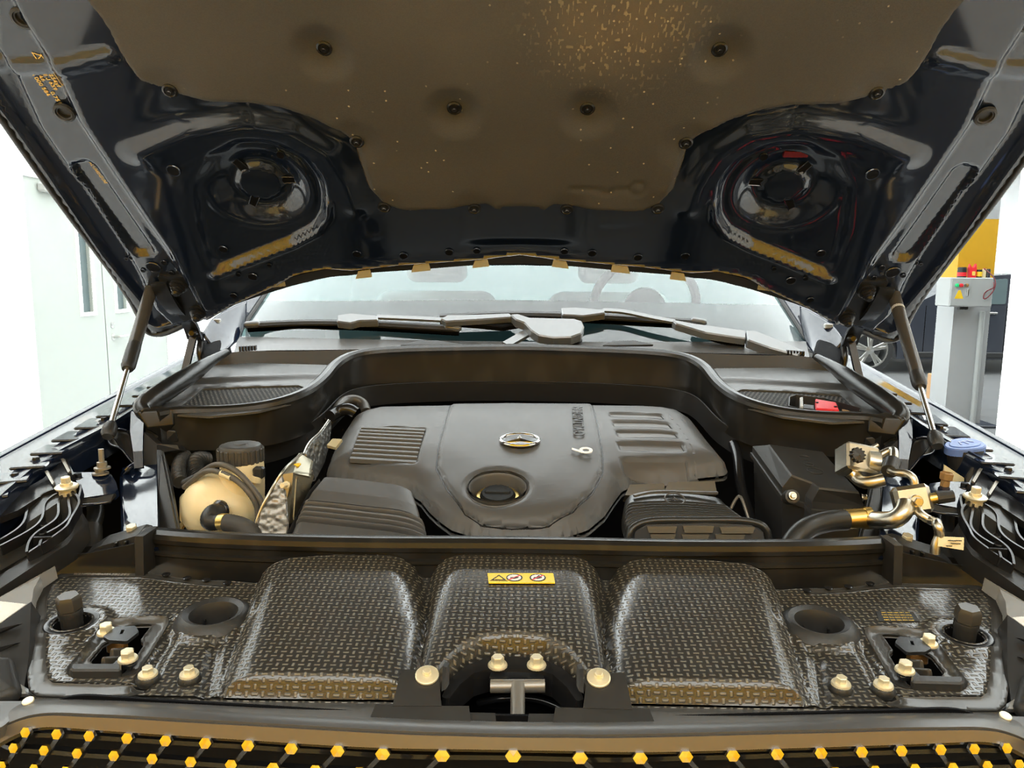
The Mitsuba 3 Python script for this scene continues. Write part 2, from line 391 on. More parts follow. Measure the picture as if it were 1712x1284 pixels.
# fine pimples of the engine cover's moulded plastic
scene['cover_plastic'] = two({'type': 'bumpmap', 'tex': proc(lambda p, n, uv: noise(p.x * 420, p.y * 420, p.z * 420), eps=5e-4), 'scale': 0.0003, 'b': {'type': 'principled', 'base_color': proc(lambda p, n, uv: mix((0.066, 0.068, 0.070), (0.088, 0.088, 0.088), fbm(p.x * 14, p.y * 14, p.z * 14, 4))), 'roughness': 0.45, 'specular': 0.55}})
def _grille(p):
    s = 1 / 0.0095
    b = p.y * s; a = p.x * s + 0.5 * (dr.floor(b) - 2 * dr.floor(b * 0.5))
    return dr.sqrt(dr.square(a - dr.floor(a) - 0.5) + dr.square(b - dr.floor(b) - 0.5))
scene['mesh_plastic'] = two({'type': 'principled', 'base_color': proc(lambda p, n, uv: mix((0.018, 0.018, 0.018), (0.16, 0.155, 0.14), 1 - smoothstep(0.20, 0.30, _grille(p)))), 'roughness': 0.65, 'specular': 0.12})
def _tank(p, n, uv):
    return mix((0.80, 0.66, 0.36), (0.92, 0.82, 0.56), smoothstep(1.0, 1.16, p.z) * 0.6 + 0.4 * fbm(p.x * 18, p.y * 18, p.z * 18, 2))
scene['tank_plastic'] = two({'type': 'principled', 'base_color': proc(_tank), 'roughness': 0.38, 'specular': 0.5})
scene['foil'] = two({'type': 'bumpmap', 'tex': proc(lambda p, n, uv: noise(p.x * 150, p.y * 150, p.z * 150), eps=1e-3), 'scale': 0.003, 'b': {'type': 'principled', 'base_color': rgb((0.26, 0.25, 0.23)), 'roughness': 0.4, 'metallic': 1.0}})
scene['hose_braid'] = two({'type': 'bumpmap', 'tex': proc(lambda p, n, uv: dr.sin((p.x + p.z) * 1500) * dr.sin((p.x - p.z + p.y) * 1500), eps=3e-4), 'scale': 0.0003, 'b': {'type': 'principled', 'base_color': rgb((0.05, 0.047, 0.042)), 'roughness': 0.55}})
scene['seal_rubber'] = two({'type': 'principled', 'base_color': proc(lambda p, n, uv: mix((0.013, 0.0125, 0.0115), (0.022, 0.020, 0.017), smoothstep(0.5, 0.8, noise(p.x * 40, p.y * 40, p.z * 12)))), 'roughness': 0.27, 'specular': 0.4})
scene['glass'] = {'type': 'thindielectric', 'int_ior': 1.52, 'specular_transmittance': rgb((0.13, 0.21, 0.21))}
# ------------------------------------------------------------------ the workshop
def quad(a, b, c, d): return tm([a, b, c, d], [[0, 1, 2, 3]])
XL, XR, YF, YB = -3.0, 3.0, -4.2, 13.5
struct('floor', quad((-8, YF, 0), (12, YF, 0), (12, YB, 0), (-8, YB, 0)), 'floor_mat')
struct('ceiling', quad((-8, YF, CEIL), (-8, YB, CEIL), (12, YB, CEIL), (12, YF, CEIL)), 'ceiling_white')
struct('wall_left', cat(trimesh.creation.box(bounds=[[XL - 0.12, YF, 0], [XL, YB, CEIL]])), 'wall_white')
struct('wall_right', trimesh.creation.box(bounds=[[XR, YF, 0], [XR + 0.12, 4.84, CEIL]]), 'wall_white')
struct('wall_back', quad((-8, YB, 0), (-8, YB, CEIL), (12, YB, CEIL), (12, YB, 0)), 'wall_white')
struct('wall_front', quad((-8, YF, 0), (12, YF, 0), (12, YF, CEIL), (-8, YF, CEIL)), 'wall_yellow')
struct('wall_far', trimesh.creation.box(bounds=[[11.0, 4.84, 0], [11.12, YB, CEIL]]), 'wall_white')
for i, (x0, x1, y0, y1) in enumerate([(-2.9, 2.9, 1.3, 6.6), (-2.4, 2.4, -3.3, -0.7), (4.0, 9.5, 5.5, 12.5), (-2.4, 2.4, 8.2, 11.6)]):
    k = thing('ceiling_light', ['large luminous ceiling panel above the car', 'luminous ceiling panel in front of the car', 'luminous ceiling panel over the bay with the parked dark car', 'luminous ceiling panel at the far end of the bay'][i], 'ceiling light')
    scene[k + '__diffuser'] = lamp(x0, x1, y0, y1, CEIL - 0.03, LIGHT)
    w = 0.05
    part(k, 'frame', cat(*[trimesh.creation.box(bounds=b) for b in ([[x0 - w, y0 - w, CEIL - 0.035], [x0, y1 + w, CEIL]], [[x1, y0 - w, CEIL - 0.035], [x1 + w, y1 + w, CEIL]], [[x0, y0 - w, CEIL - 0.035], [x1, y0, CEIL]], [[x0, y1, CEIL - 0.035], [x1, y1 + w, CEIL]])]), 'ceiling_white', smooth=False)
# double door in the left wall
def on_wall(u, v): return PP(u, v, (XL, 0, 0), (1, 0, 0))
dy = [on_wall(u, 500)[1] for u in (38, 163, 266)]; dz = on_wall(45, 297)[2]
dk = numbered('door_1'); labels[dk] = {'kind': 'structure', 'label': 'pale green-white double door with narrow glass panes on the left wall'}
def wbox(y0, y1, z0, z1, t0, t1): return trimesh.creation.box(bounds=[[XL + t0, min(y0, y1), min(z0, z1)], [XL + t1, max(y0, y1), max(z0, z1)]])
pane_px = [((115, 366), (146, 521)), ((181, 455), (202, 515))]
for i in (0, 1):
    y0, y1 = dy[i] + 0.006, dy[i + 1] - 0.006
    a, b = on_wall(*pane_px[i][0]), on_wall(*pane_px[i][1])
    pz0, pz1 = on_wall(*pane_px[0][1])[2], dz - 0.22
    py0, py1 = (a[1], b[1]); 
    m = 0.0
    lf = part(dk, 'leaf', cat(wbox(y0, py0, 0.01, dz, 0, .045), wbox(py1, y1, 0.01, dz, 0, .045), wbox(py0, py1, 0.01, pz0, 0, .045), wbox(py0, py1, pz1, dz, 0, .045)), 'door_white', smooth=False)
    part(lf, 'pane', wbox(py0 + .002, py1 - .002, pz0 + .002, pz1 - .002, 0.012, .022), 'pane_grey', smooth=False)
    w = .025
    part(lf, 'pane_frame', cat(wbox(py0 - w, py0, pz0 - w, pz1 + w, .04, .056), wbox(py1, py1 + w, pz0 - w, pz1 + w, .04, .056), wbox(py0, py1, pz0 - w, pz0, .04, .056), wbox(py0, py1, pz1, pz1 + w, .04, .056)), 'wall_white', smooth=False)
    if i == 1:
        h = on_wall(179, 563); c = on_wall(177, 543)
        part(lf, 'handle', cat(put(lathe([(0, 0), (.026, 0), (.026, .008), (.011, .012), (.011, .05), (0, .052)], 20), h + [.04, 0, 0], (1, 0, 0)), tube([h + [.085, 0, 0], h + [.088, .06, 0], h + [.085, .13, 0]], .010)), 'steel')
        part(lf, 'lock', put(lathe([(0, 0), (.024, 0), (.024, .01), (.01, .014), (0, .014)], 20), c + [.04, 0, 0], (1, 0, 0)), 'steel')
    else:
        h = on_wall(62, 314)
        part(lf, 'closer', cat(cbox(.06, .26, .055, .01).apply_translation(h + [.075, .05, 0]), tube([h + [.11, -.02, .03], h + [.13, .12, .05], h + [.06, .3, .06]], .012)), 'box_grey')
part(dk, 'frame', cat(wbox(dy[0] - .07, dy[0], 0, dz + .07, 0, .06), wbox(dy[2], dy[2] + .07, 0, dz + .07, 0, .06), wbox(dy[0], dy[2], dz, dz + .07, 0, .06)), 'wall_white', smooth=False)
part(dk, 'seam', wbox(dy[1] - .006, dy[1] + .006, 0.01, dz, 0, .03), 'door_seam', smooth=False)
# pilaster past the door
p0 = on_wall(272, 600)[1]
struct('trim_1', trimesh.creation.box(bounds=[[XL, p0 + .12, 0], [XL + .10, p0 + .5, CEIL]]), 'wall_white')

# lift column on the right
DC = 7.4
def colz(v, u=1620): return PY(u, v, DC)[2]
cx0, cx1 = PY(1591, 560, DC)[0], PY(1652, 560, DC)[0]
ck = thing('lift_column', 'white lift column with a yellow upper band beside the right-hand wall', 'column')
yb0, yb1 = colz(497), colz(366)
part(ck, 'post', cat(trimesh.creation.box(bounds=[[cx0, DC, 0], [cx1, DC + .3, yb0]]), trimesh.creation.box(bounds=[[cx0, DC, yb1], [cx1, DC + .3, 2.9]])), 'column_white', smooth=False)
part(ck, 'upper_band', trimesh.creation.box(bounds=[[cx0, DC, yb0], [cx1, DC + .3, yb1]]), 'column_yellow', 'yellow painted upper band', smooth=False)
part(ck, 'base_plate', cbox(cx1 - cx0 + .2, .55, .025, .004).apply_translation([(cx0 + cx1) / 2, DC + .13, .0125]), 'far_paint')
part(ck, 'conduit', tube([[cx1 - .09, DC - .03, .02], [cx1 - .09, DC - .03, colz(520)]], .025, smooth=False), 'box_grey')
bx0, bx1 = PY(1588, 490, DC - .25)[0], PY(1660, 490, DC - .25)[0]
bz0, bz1 = PY(1620, 513, DC - .25)[2], PY(1620, 464, DC - .25)[2]
bk = thing('control_box', 'pale grey electrical control box mounted on the lift column', 'control box')
part(bk, 'housing', cbox(bx1 - bx0, .25, bz1 - bz0, .008).apply_translation([(bx0 + bx1) / 2, DC - .126, (bz0 + bz1) / 2]), 'box_grey')
bf = DC - .252
def onbox(u, v): return PY(u, v, bf)
part(bk, 'door', trimesh.creation.box(bounds=[[bx0 + .01, bf - .006, bz0 + .012], [onbox(1622, 490)[0], bf, bz1 - .012]]), 'box_grey', smooth=False)
for (u, v), mname, nm in zip([(1599, 477), (1606, 477), (1611, 477), (1615, 477)], ['green_plastic', 'red_plastic', 'steel', 'brown_cap'], ['green', 'red', 'grey', 'amber']):
    part(bk, 'button', put(lathe([(0, 0), (.017, 0), (.017, .012), (.012, .02), (0, .022)], 14), onbox(u, v) + [0, -.006, 0], (0, -1, 0)), mname, f'{nm} button')
w0 = onbox(1603, 491)
wl = part(bk, 'warning_label', slab([(-.04, -.045), (.04, -.045), (.01, .03), (-.01, .03)], 0, .002, lambda a, b, h: w0 + np.stack([a, -h - .006, b], -1)), 'yellow_label', 'yellow triangular warning label', smooth=False)
part(bk, 'latch', cbox(.014, .02, .07, .003).apply_translation(onbox(1616.5, 489) + [0, -.012, 0]), 'steel')
part(bk, 'gland', cbox(.08, .05, .03, .004).apply_translation([onbox(1623, 515)[0], DC - .12, bz0 - .015]), 'black_plastic')
hc = thing('cable_coil', 'small loop of dark red cable hanging off the side of the control box', 'cable')
c0 = onbox(1655, 468) + [0, .1, 0]
part(hc, 'cable', tube([c0 + [-.02, -.03, .1], c0 + [.04, -.09, .02], c0 + [.02, -.13, -.1], c0 + [-.05, -.12, -.17], c0 + [-.04, -.12, -.11], c0 + [.02, -.13, -.07], c0 + [.03, -.11, -.02]], .005, 50), 'cable_red')
# things on top of the box
def can(name, u0, u1, v0, bs, lab, catg, lid=None, yo=.12):
    a, b = PY(u0, v0, bf + yo), PY(u1, v0, bf + yo); r = (b[0] - a[0]) / 2; h = a[2] - bz1
    k = thing(name, lab, catg)
    part(k, 'body', put(lathe([(0, 0), (r * .96, 0), (r, .008), (r, h * .9), (r * .92, h * .96), (0, h * .96)], 24), [(a[0] + b[0]) / 2, bf + yo, bz1]), bs)
    part(k, 'lid', put(lathe([(0, 0), (r * .9, 0), (r * .88, h * .08), (0, h * .08)], 24), [(a[0] + b[0]) / 2, bf + yo, bz1 + h * .94]), lid or bs)
    return k, (a[0] + b[0]) / 2, r, h
k, x, r, h = can('paint_tin', 1602, 1616, 447, 'black_plastic', 'black tin with a red label on top of the control box, leftmost', 'tin')
part(k, 'label', put(lathe([(r * 1.01, 0), (r * 1.02, .001), (r * 1.02, h * .4), (r * 1.01, h * .4 + .001)], 24), [x, bf + .12, bz1 + .01]), 'red_plastic', 'red label')
a = PY(1618, 462, bf + .1); b = PY(1632, 441, bf + .1)
k = thing('snack_bag', 'red open-topped bag standing on the control box between the tins', 'bag')
w, h = (b[0] - a[0]) / 2, b[2] - bz1
part(k, 'bag', cat(hull([[-w * .7, -.03, 0], [w * .7, -.03, 0], [w * .7, .03, 0], [-w * .7, .03, 0], [-w, -.02, h * .7], [w, -.02, h * .7], [-w, .02, h * .7], [w, .02, h * .7]]).apply_translation([(a[0] + b[0]) / 2, bf + .1, bz1]),
     *[hull([[s * w, -.02, h * .65], [s * w * .1, -.02, h * .65], [s * w, .02, h * .65], [s * w * .1, .02, h * .65], [s * w * .95, -.01, h], [s * w * .8, .01, h]]).apply_translation([(a[0] + b[0]) / 2, bf + .1, bz1]) for s in (-1, 1)]), 'red_plastic', smooth=False)
part(k, 'print', cbox(w * .9, .002, h * .3, .0005).apply_translation([(a[0] + b[0]) / 2, bf + .066, bz1 + h * .3]), 'gold_print', 'gold print', smooth=False)
k, x, r, h = can('spray_tin', 1633, 1642, 451, 'black_plastic', 'short dark tin with a yellow label to the right of the red bag', 'tin', yo=.1)
part(k, 'label', put(lathe([(r * 1.01, 0), (r * 1.02, .001), (r * 1.02, h * .6), (r * 1.01, h * .6 + .001)], 24), [x, bf + .1, bz1 + .01]), 'yellow_label', 'yellow label')
can('small_bottle', 1643, 1649, 449, 'tan_label', 'pale small bottle with a red cap near the right end of the control box', 'bottle', 'red_plastic', yo=.11)
can('dark_bottle', 1650, 1656, 450, 'far_paint', 'dark bottle at the right end of the control box', 'bottle', yo=.1)
# cardboard boxes at the foot of the column
a, b = PY(1565, 660, 7.85), PY(1581, 628, 7.85)
k = thing('cardboard_box', 'brown cardboard box standing on the floor by the foot of the lift column', 'box')
part(k, 'carton', cbox(.34, .3, b[2], .006).apply_translation([a[0] + .17, 7.9, b[2] / 2]), 'cardboard')
part(k, 'tape', cbox(.35, .05, .004, .001).apply_translation([a[0] + .17, 7.9, b[2] + .001]), 'tan_label')
k = thing('cardboard_box', 'lighter tall cardboard box behind the brown box at the lift column', 'box')
part(k, 'carton', cbox(.2, .25, PY(1580, 617, 8.3)[2], .006).apply_translation([PY(1576, 640, 8.3)[0] + .1, 8.3, PY(1580, 617, 8.3)[2] / 2]), 'tan_label')

# the parked dark car beyond, seen from its side, nose to the left
DK = 11.3
kk = thing('parked_car', 'dark blue-grey car parked in the bay behind the lift column', 'car')
wc = PY(1455, 582, DK); wr = .35
wc[2] = wr
XN = wc[0] - .85      # nose
side = [(XN, .35), (XN + .02, .62), (XN + .25, .80), (XN + 1.2, .98), (XN + 1.45, 1.02), (XN + 2.25, 1.42), (XN + 2.9, 1.46), (XN + 4.0, 1.40), (XN + 4.7, 1.05), (XN + 4.9, .95), (XN + 4.95, .45), (XN + 4.6, .22), (XN + .3, .22)]
arch = [Point(wc[0], wr).buffer(.40), Point(wc[0] + 2.95, wr).buffer(.40)]
sp = Polygon(side).buffer(0).difference(unary_union(arch)).difference(shapely.box(wc[0] - .4, -.1, wc[0] + .4, wr)).difference(shapely.box(wc[0] + 2.55, -.1, wc[0] + 3.35, wr))
body = slab(sp, 0, 1.8, lambda a, b, h: np.stack([a, DK + .02 + h - np.zeros_like(b), b], -1)); bod = body
part(kk, 'body', bod, 'far_paint', smooth=30)
for q in ([(XN + 1.72, 1.03), (XN + 2.30, 1.36), (XN + 2.75, 1.40), (XN + 2.75, 1.03)], [(XN + 2.82, 1.03), (XN + 2.82, 1.40), (XN + 3.7, 1.36), (XN + 3.95, 1.06)]):
    part(kk, 'side_window', slab(rpoly(q, .03), 0, .012, lambda a, b, h: np.stack([a, DK + .02 - h, b], -1)), 'pane_grey', smooth=False)
for x in (XN + 1.62, XN + 2.78): part(kk, 'door_line', cbox(.012, .006, .7, .002).apply_translation([x, DK + .02, .65]), 'dark_void')
part(kk, 'sill', cbox(2.0, .05, .08, .01).apply_translation([XN + 2.35, DK + .01, .29]), 'black_plastic')
part(kk, 'door_handle', cbox(.18, .03, .03, .008).apply_translation([XN + 2.55, DK + .0, .9]), 'steel')
for wx in (wc[0], wc[0] + 2.95):
    o = np.array([wx, DK + .02, wr])
    wk = part(kk, 'wheel', put(lathe([(.255, 0), (.30, -.005), (.34, .02), (.35, .06), (.35, .18), (.34, .21), (.26, .21)], 40), o + [0, .2, 0], (0, -1, 0)), 'tyre', 'wheel with a dark tyre')
    spk = [cbox(.045, .235, .03, .008).apply_transform(trimesh.transformations.rotation_matrix(a + da, [0, 0, 1]) @ trimesh.transformations.translation_matrix([0, .135, 0])) for a in np.arange(5) * 2 * math.pi / 5 for da in (-.13, .13)]
    part(wk, 'rim', put(cat(lathe([(.225, -.1), (.262, 0), (.262, .02), (.24, .02), (.2, -.1)], 40), lathe([(0, -.02), (.06, -.02), (.06, .02), (0, .03)], 20), *spk), o + [0, 0, 0], (0, -1, 0)), 'steel', 'silver spoked rim')
# ------------------------------------------------------------------ the raised bonnet
TILT = math.radians(42)
HO = np.array([0, 1.80, 1.30]); HS = np.array([0, -math.cos(TILT), math.sin(TILT)]); HN = np.array([0, -math.sin(TILT), -math.cos(TILT)])
def HW(a, b, h):      # across, up the bonnet, proud of its underside -> world
    a, b, h = np.broadcast_arrays(np.asarray(a, float), np.asarray(b, float), np.asarray(h, float))
    return HO + a[..., None] * [1.0, 0, 0] + b[..., None] * HS + h[..., None] * HN
def H2(u, v, off=0.0):
    p = PP(u, v, HO + HN * off, HN) - HO; return np.array([p[0], np.dot(p, HS)])
def HL(pts, off=0.0): return np.array([H2(u, v, off) for u, v in pts])
def sym(pts2):        # left half outline -> closed symmetric polygon
    p = np.asarray(pts2, float); q = p[::-1].copy(); q[:, 0] *= -1
    return Polygon(np.vstack([p, q])).buffer(0)
hk = thing('hood', 'dark navy bonnet propped open over the engine, its underside showing', 'hood')
# left half outlines, from the front of the bonnet to its rear centre
out_l = np.vstack([[[-0.62, 1.10], [-0.74, 1.04]], HL([(-131, 0), (0, 190), (120, 361), (232, 524), (250, 554), (262, 557), (308, 541), (350, 524), (400, 503), (467, 482), (545, 463), (669, 449), (760, 443), (868, 441)], -.024)])
in_l = np.vstack([[[-0.59, 1.07], [-0.70, 1.02]], HL([(-100, 0), (0, 158), (100, 301), (176, 414), (239, 499), (248, 530), (266, 541), (308, 532), (350, 514), (400, 491), (467, 468), (491, 456), (545, 446), (588, 449), (669, 440), (803, 431), (868, 425)])])
out_l[-1, 0] = in_l[-1, 0] = 0
hood_out, hood_in = sym(out_l), sym(in_l)
rail_l = np.vstack([HL([(-70, -110), (0, 0), (0, 63), (34, 110), (75, 201), (131, 284), (150, 305), (218, 410), (243, 456), (262, 505), (292, 532), (349, 516), (319, 463), (289, 405), (251, 350), (191, 259), (141, 181), (108, 108), (90, 75), (50, 12), (10, -70)])])
rail = [Polygon(rail_l), Polygon(rail_l * [-1, 1])]
slot_l = HL([(125, 260), (150, 253), (166, 262), (215, 335), (264, 407), (256, 412), (236, 413), (222, 405), (124, 268)])
slot = [rpoly(slot_l, .006), rpoly(slot_l * [-1, 1], .006)]
# the D-shaped pressing with a round bowl
dee_l = HL([(365, 446), (420, 428), (490, 408), (536, 384), (551, 352), (541, 300), (512, 262), (460, 238), (400, 230), (345, 250), (325, 290), (330, 360), (345, 410)])
dee = [rpoly(dee_l, .03), rpoly(dee_l * [-1, 1], .03)]
bc = H2(432, 318); 
beam_l = HL([(245, 238), (320, 214), (410, 207), (490, 222), (545, 255), (578, 305), (590, 340)])
beam = shapely.MultiLineString([beam_l, beam_l * [-1, 1]])
rail_o = HL([(-170, -200), (-70, -110), (0, 0), (0, 63), (34, 110), (75, 201), (131, 284), (150, 305), (218, 410), (243, 456), (262, 505)])
rail_o = rail_o[np.argsort(rail_o[:, 1])]
streak_l = HL([(363, 445), (430, 425), (490, 408), (528, 388), (547, 362), (548, 340)])
streak = [LineString(streak_l), LineString(streak_l * [-1, 1])]
band_l = HL([(0, 100), (95, 93), (190, 78)]); band = [LineString(band_l), LineString(band_l * [-1, 1])]
tri_l = HL([(278, 262), (330, 262), (285, 300)])
rail_i = HL([(-10, -110), (10, -70), (50, 12), (90, 75), (108, 108), (141, 181), (191, 259), (251, 350), (289, 405), (319, 463), (349, 516)])
rail_i = rail_i[np.argsort(rail_i[:, 1])]
def ldist(ls, a, b): return shapely.distance(ls, shapely.points(a, b))
def hood_h(a, b):
    h = np.zeros_like(a)
    xi = np.interp(b, rail_i[:, 1], -rail_i[:, 0])
    h += .14 * np.clip(np.abs(a) - .46, 0, np.maximum(xi - .46, 0)) * (1 - ss(xi + .012, xi + .05, np.abs(a)))
    h += .26 * np.clip(np.abs(a) - np.interp(b, rail_o[:, 1], -rail_o[:, 0]) + .004, 0, .2)
    for r in rail:
        w = ss(-.010, .006, sdist(r, a, b)); h = h * (1 - w) + .024 * w
    for s in slot: h -= 0.014 * ss(-.001, .006, sdist(s, a, b))
    for d in dee: h -= 0.014 * ss(-.006, .018, sdist(d, a, b))
    for sgn in (1, -1):
        r = np.hypot(a - sgn * bc[0], (b - bc[1]))
        h += 0.003 * np.exp(-((r - .100) / .008) ** 2) - 0.019 * ss(.096, .046, r) + .009 * ss(.043, .039, r) + .004 * np.exp(-((r - .046) / .005) ** 2)
    h += 0.010 * np.exp(-(ldist(beam, a, b) / .026) ** 2)
    for s in streak: h += 0.012 * np.exp(-(ldist(s, a, b) / .007) ** 2)
    for s in band: h += 0.005 * ss(.016, .008, ldist(s, a, b))
    e = sdist(hood_in, a, b); h += 0.006 * np.exp(-(e / .012) ** 2)
    h -= .005 * ss(.16, .02, np.abs(a)) * ss(.30, .27, b) * ss(.235, .26, b)
    return h
part(hk, 'inner_panel', field(hood_in, .0065, hood_h, .012, HW), 'paint', 'glossy dark navy inner panel with pressed ribs and bowls', smooth=True)
rim = hood_out.difference(hood_in.buffer(-.012))
part(hk, 'outer_skin', slab(hood_out.buffer(.004), -.056, -.046, HW), 'paint', smooth=False)
part(hk, 'rim', field(rim, .012, lambda a, b: -.022 + .012 * ss(0, .012, sdist(hood_out, a, b)), .026, HW), 'paint_rough', smooth=30)
hem = HL([(-100, 0), (0, 158), (100, 301), (176, 414), (239, 499), (248, 530), (266, 541), (308, 533)])
for s in (1, -1):
    part(hk, 'hem', tube(HW(hem[:, 0] * s, hem[:, 1], np.full(len(hem), .004)), .0035, 60), 'paint', 'shiny hem line along the edge')
    ed = HL([(-131, 0), (0, 190), (120, 361), (232, 524), (250, 554), (262, 557), (308, 541)], -.020)
    part(hk, 'edge_seal', tube(HW(ed[:, 0] * s, ed[:, 1], np.full(len(ed), -.018)), .008, 60), 'black_rubber')
# rear lip with blocks and open pockets
lip_c = (out_l[-9:] + 0) ; 
lip = HL([(350, 519), (400, 498), (467, 476), (545, 456), (669, 445), (760, 438), (868, 433)]); lip[-1, 0] = 0
lipf = np.vstack([lip, (lip * [-1, 1])[::-1][1:]])
part(hk, 'rear_seal', sweep(HW(*spl(lipf, 120).T, np.full(120, -.004)), [(-.012, -.006), (.012, -.006), (.012, .006), (-.012, .006)], up=HN), 'black_rubber')
for (u0, u1, va) in [(452, 478, 470), (595, 622, 455), (688, 720, 444), (790, 818, 437)]:
    for s in (1, -1):
        A = HL([(u0, va + 9), (u1, va + 6), (u1 - 3, va - 6), (u0 + 4, va - 3)]) * [s, 1]
        part(hk, 'lip_pocket', slab(Polygon(A).buffer(.0), -.001, .004, HW), 'cream_bracket', 'tan pocket in the rear lip', smooth=False)
# grommets in the side rails
def ring_plug(r): return lathe([(0, -.004), (r * .55, -.004), (r * .6, .001), (r * .72, .0015), (r * .78, .004), (r, .003), (r * 1.04, -.002)], 28)
for (u, v) in [(110, 184), (41, 26)]:
    c = H2(u, v, .022)
    for s in (1, -1):
        part(hk, 'grommet', put(ring_plug(.017), HW(c[0] * s, c[1], .029), HN), 'black_plastic', 'round grey plug')
# three slots and a raised disc in each bowl
for s in (1, -1):
    for ang in (0.02, 2.1, 4.2):
        d = np.array([math.cos(ang), math.sin(ang)]); n = np.array([-d[1], d[0]]); c = bc + d * .058
        A = np.array([c - d * .026 - n * .008, c + d * .026 - n * .006, c + d * .026 + n * .006, c - d * .026 + n * .008]) * [s, 1]
        zz = float(hood_h(np.array([s * c[0]]), np.array([c[1]]))[0])
        part(hk, 'bowl_slot', slab(rpoly(A, .004), zz - .004, zz + .003, HW), 'dark_void', 'black slot in the bowl', smooth=False)
        rr_ = np.array(rpoly(A, .004).exterior.coords)[:-1]
        part(hk, 'slot_rim', sweep(HW(rr_[:, 0], rr_[:, 1], np.full(len(rr_), zz + .003)), CIRC(.0011, 6), closed=True), 'paint')
# holes along the rear edge and in the corner brackets
holes = [(375, 412, 7), (425, 453, 8), (402, 447, 4), (452, 437, 4), (597, 424, 7), (675, 427, 7), (751, 421, 7), (797, 420, 6), (296, 270, 9), (262, 432, 11), (467, 265, 6), (223, 421, 4), (213, 428, 3), (280, 424, 5), (245, 437, 4), (292, 441, 4), (395, 480, 6)]
for i, (u, v, rp) in enumerate(holes):
    c = H2(u, v); r = rp / F_PX * 1.75
    for s in (1, -1):
        zz = float(hood_h(np.array([s * c[0]]), np.array([c[1]]))[0])
        part(hk, 'hole', put(cat(lathe([(0, .0004), (r * .8, .0008), (r * .82, -.001)], 18)), HW(c[0] * s, c[1], zz + .002), HN), 'dark_void', smooth=False)
        part(hk, 'hole_rim', put(lathe([(r * .82, 0), (r * .86, .0016), (r * .98, .0016), (r * 1.05, 0)], 18), HW(c[0] * s, c[1], zz + .0015), HN), 'paint')
# warning print on the left rail
lc = H2(86, 137, .022); ld = H2(104, 166, .022) - H2(66, 112, .022); lz = .0252
def hv(d): return d[0] * np.array([1.0, 0, 0]) + d[1] * HS
along = hv(ld / np.linalg.norm(ld)); acr = np.cross(HN, along)
lab = part(hk, 'warning_print', cat(*[text_on(t, .0062, HW(lc[0], lc[1], lz) + along * o + acr * q, along, acr, bold=True) for t, o, q in [('R-1234yf', -.012, .010), ('SAE J 639', -.008, .001), ('0.75 kg', .03, -.008), ('PAG 46', -.02, -.008), ('A 000 584', .0, -.017)]],
    slab([(-.05, .016), (.045, .016), (.045, .0168), (-.05, .0168)], 0, .0006, lambda a, b, h: HW(lc[0], lc[1], lz) + a[..., None] * along + b[..., None] * acr + h[..., None] * HN),
    slab([(.033, .017), (.047, .017), (.047, .023), (.033, .023)], 0, .0006, lambda a, b, h: HW(lc[0], lc[1], lz) + a[..., None] * along + b[..., None] * acr + h[..., None] * HN),
    slab(Polygon([(-.055, .004), (-.040, .004), (-.0475, .017)], [[(-.0525, .0055), (-.0425, .0055), (-.0475, .0145)]]), 0, .0006, lambda a, b, h: HW(lc[0], lc[1], lz) + a[..., None] * along + b[..., None] * acr + h[..., None] * HN)), 'gold_print', 'yellow warning print on the left rail', smooth=False)
sc = H2(165, 287, .01); sd = H2(178, 302, .01) - H2(152, 268, .01); sa = hv(sd / np.linalg.norm(sd))
part(hk, 'slot_print', text_on('ALUMINIUM', .006, HW(sc[0], sc[1], .0125), sa, np.cross(HN, sa)), 'gold_print', 'faint gold print inside the slot', smooth=False)
zc = H2(1293, 314); part(hk, 'chalk_mark', text_on('Z', .010, HW(zc[0], zc[1], -.036), (1, 0, 0), HS), 'white_print', 'small white mark in the right bowl', smooth=False)
rl = H2(1333, 265); part(hk, 'red_sticker', slab([(rl[0] - .022, rl[1] - .006), (rl[0] + .022, rl[1] - .006), (rl[0] + .022, rl[1] + .006), (rl[0] - .022, rl[1] + .006)], -.022, -.010, HW), 'dark_red', 'dark red sticker above the right bowl', smooth=False)

# sound-deadening pad under the bonnet
_sp = HW(*H2(1035, 25, .022), .026); STAIN[0] = (float(_sp[0]), float((_sp[1] - _sp[2]) * 0.7071))
pk = thing('insulation_pad', 'dusty brown felt insulation pad clipped under the raised bonnet', 'insulation pad')
POFF = .022
pad_l = np.vstack([[[-.46, .98], [-.60, .93]], HL([(100, -40), (130, 0), (150, 22), (170, 50), (185, 80), (205, 112), (228, 141), (262, 160), (300, 172), (360, 180), (420, 182), (470, 189), (520, 206), (560, 227), (590, 253), (604, 292), (615, 325), (635, 350), (665, 360), (720, 358), (780, 355), (813, 351), (825, 358), (836, 362), (842, 353), (870, 352)], POFF)])
pad_l[-1, 0] = 0
pad = sym(pad_l).buffer(-.004).buffer(.004)
clips = [(540, 88), (283, 154), (759, 188), (596, 239), (642, 348), (793, 350)]
cl2 = [H2(u, v, POFF) for u, v in clips]; deep = [1, .5, 1, .5, .4, .35]
xm = HL([(955, 314), (1005, 316), (1009, 322), (1022, 322), (1026, 316), (1050, 316)], POFF)
def pad_h(a, b):
    h = POFF * 1.0 * ss(-.001, .016, sdist(pad, a, b)) + .004
    for (x, y), d in zip(cl2, deep):
        for s in (1, -1):
            r = np.hypot(a - s * x, (b - y) * 1.0)
            h -= d * .016 * ss(.055, .012, r)
    h -= .004 * np.exp(-(ldist(LineString(xm), a, b) / .004) ** 2)
    h -= .003 * np.exp(-((np.hypot(a - H2(1066, 314, POFF)[0], b - H2(1066, 314, POFF)[1]) - .014) / .004) ** 2)
    h += .0025 * (meshkit.fbm(np.stack([a * 9, b * 9, a * 0], -1), 3) - .5)
    return h
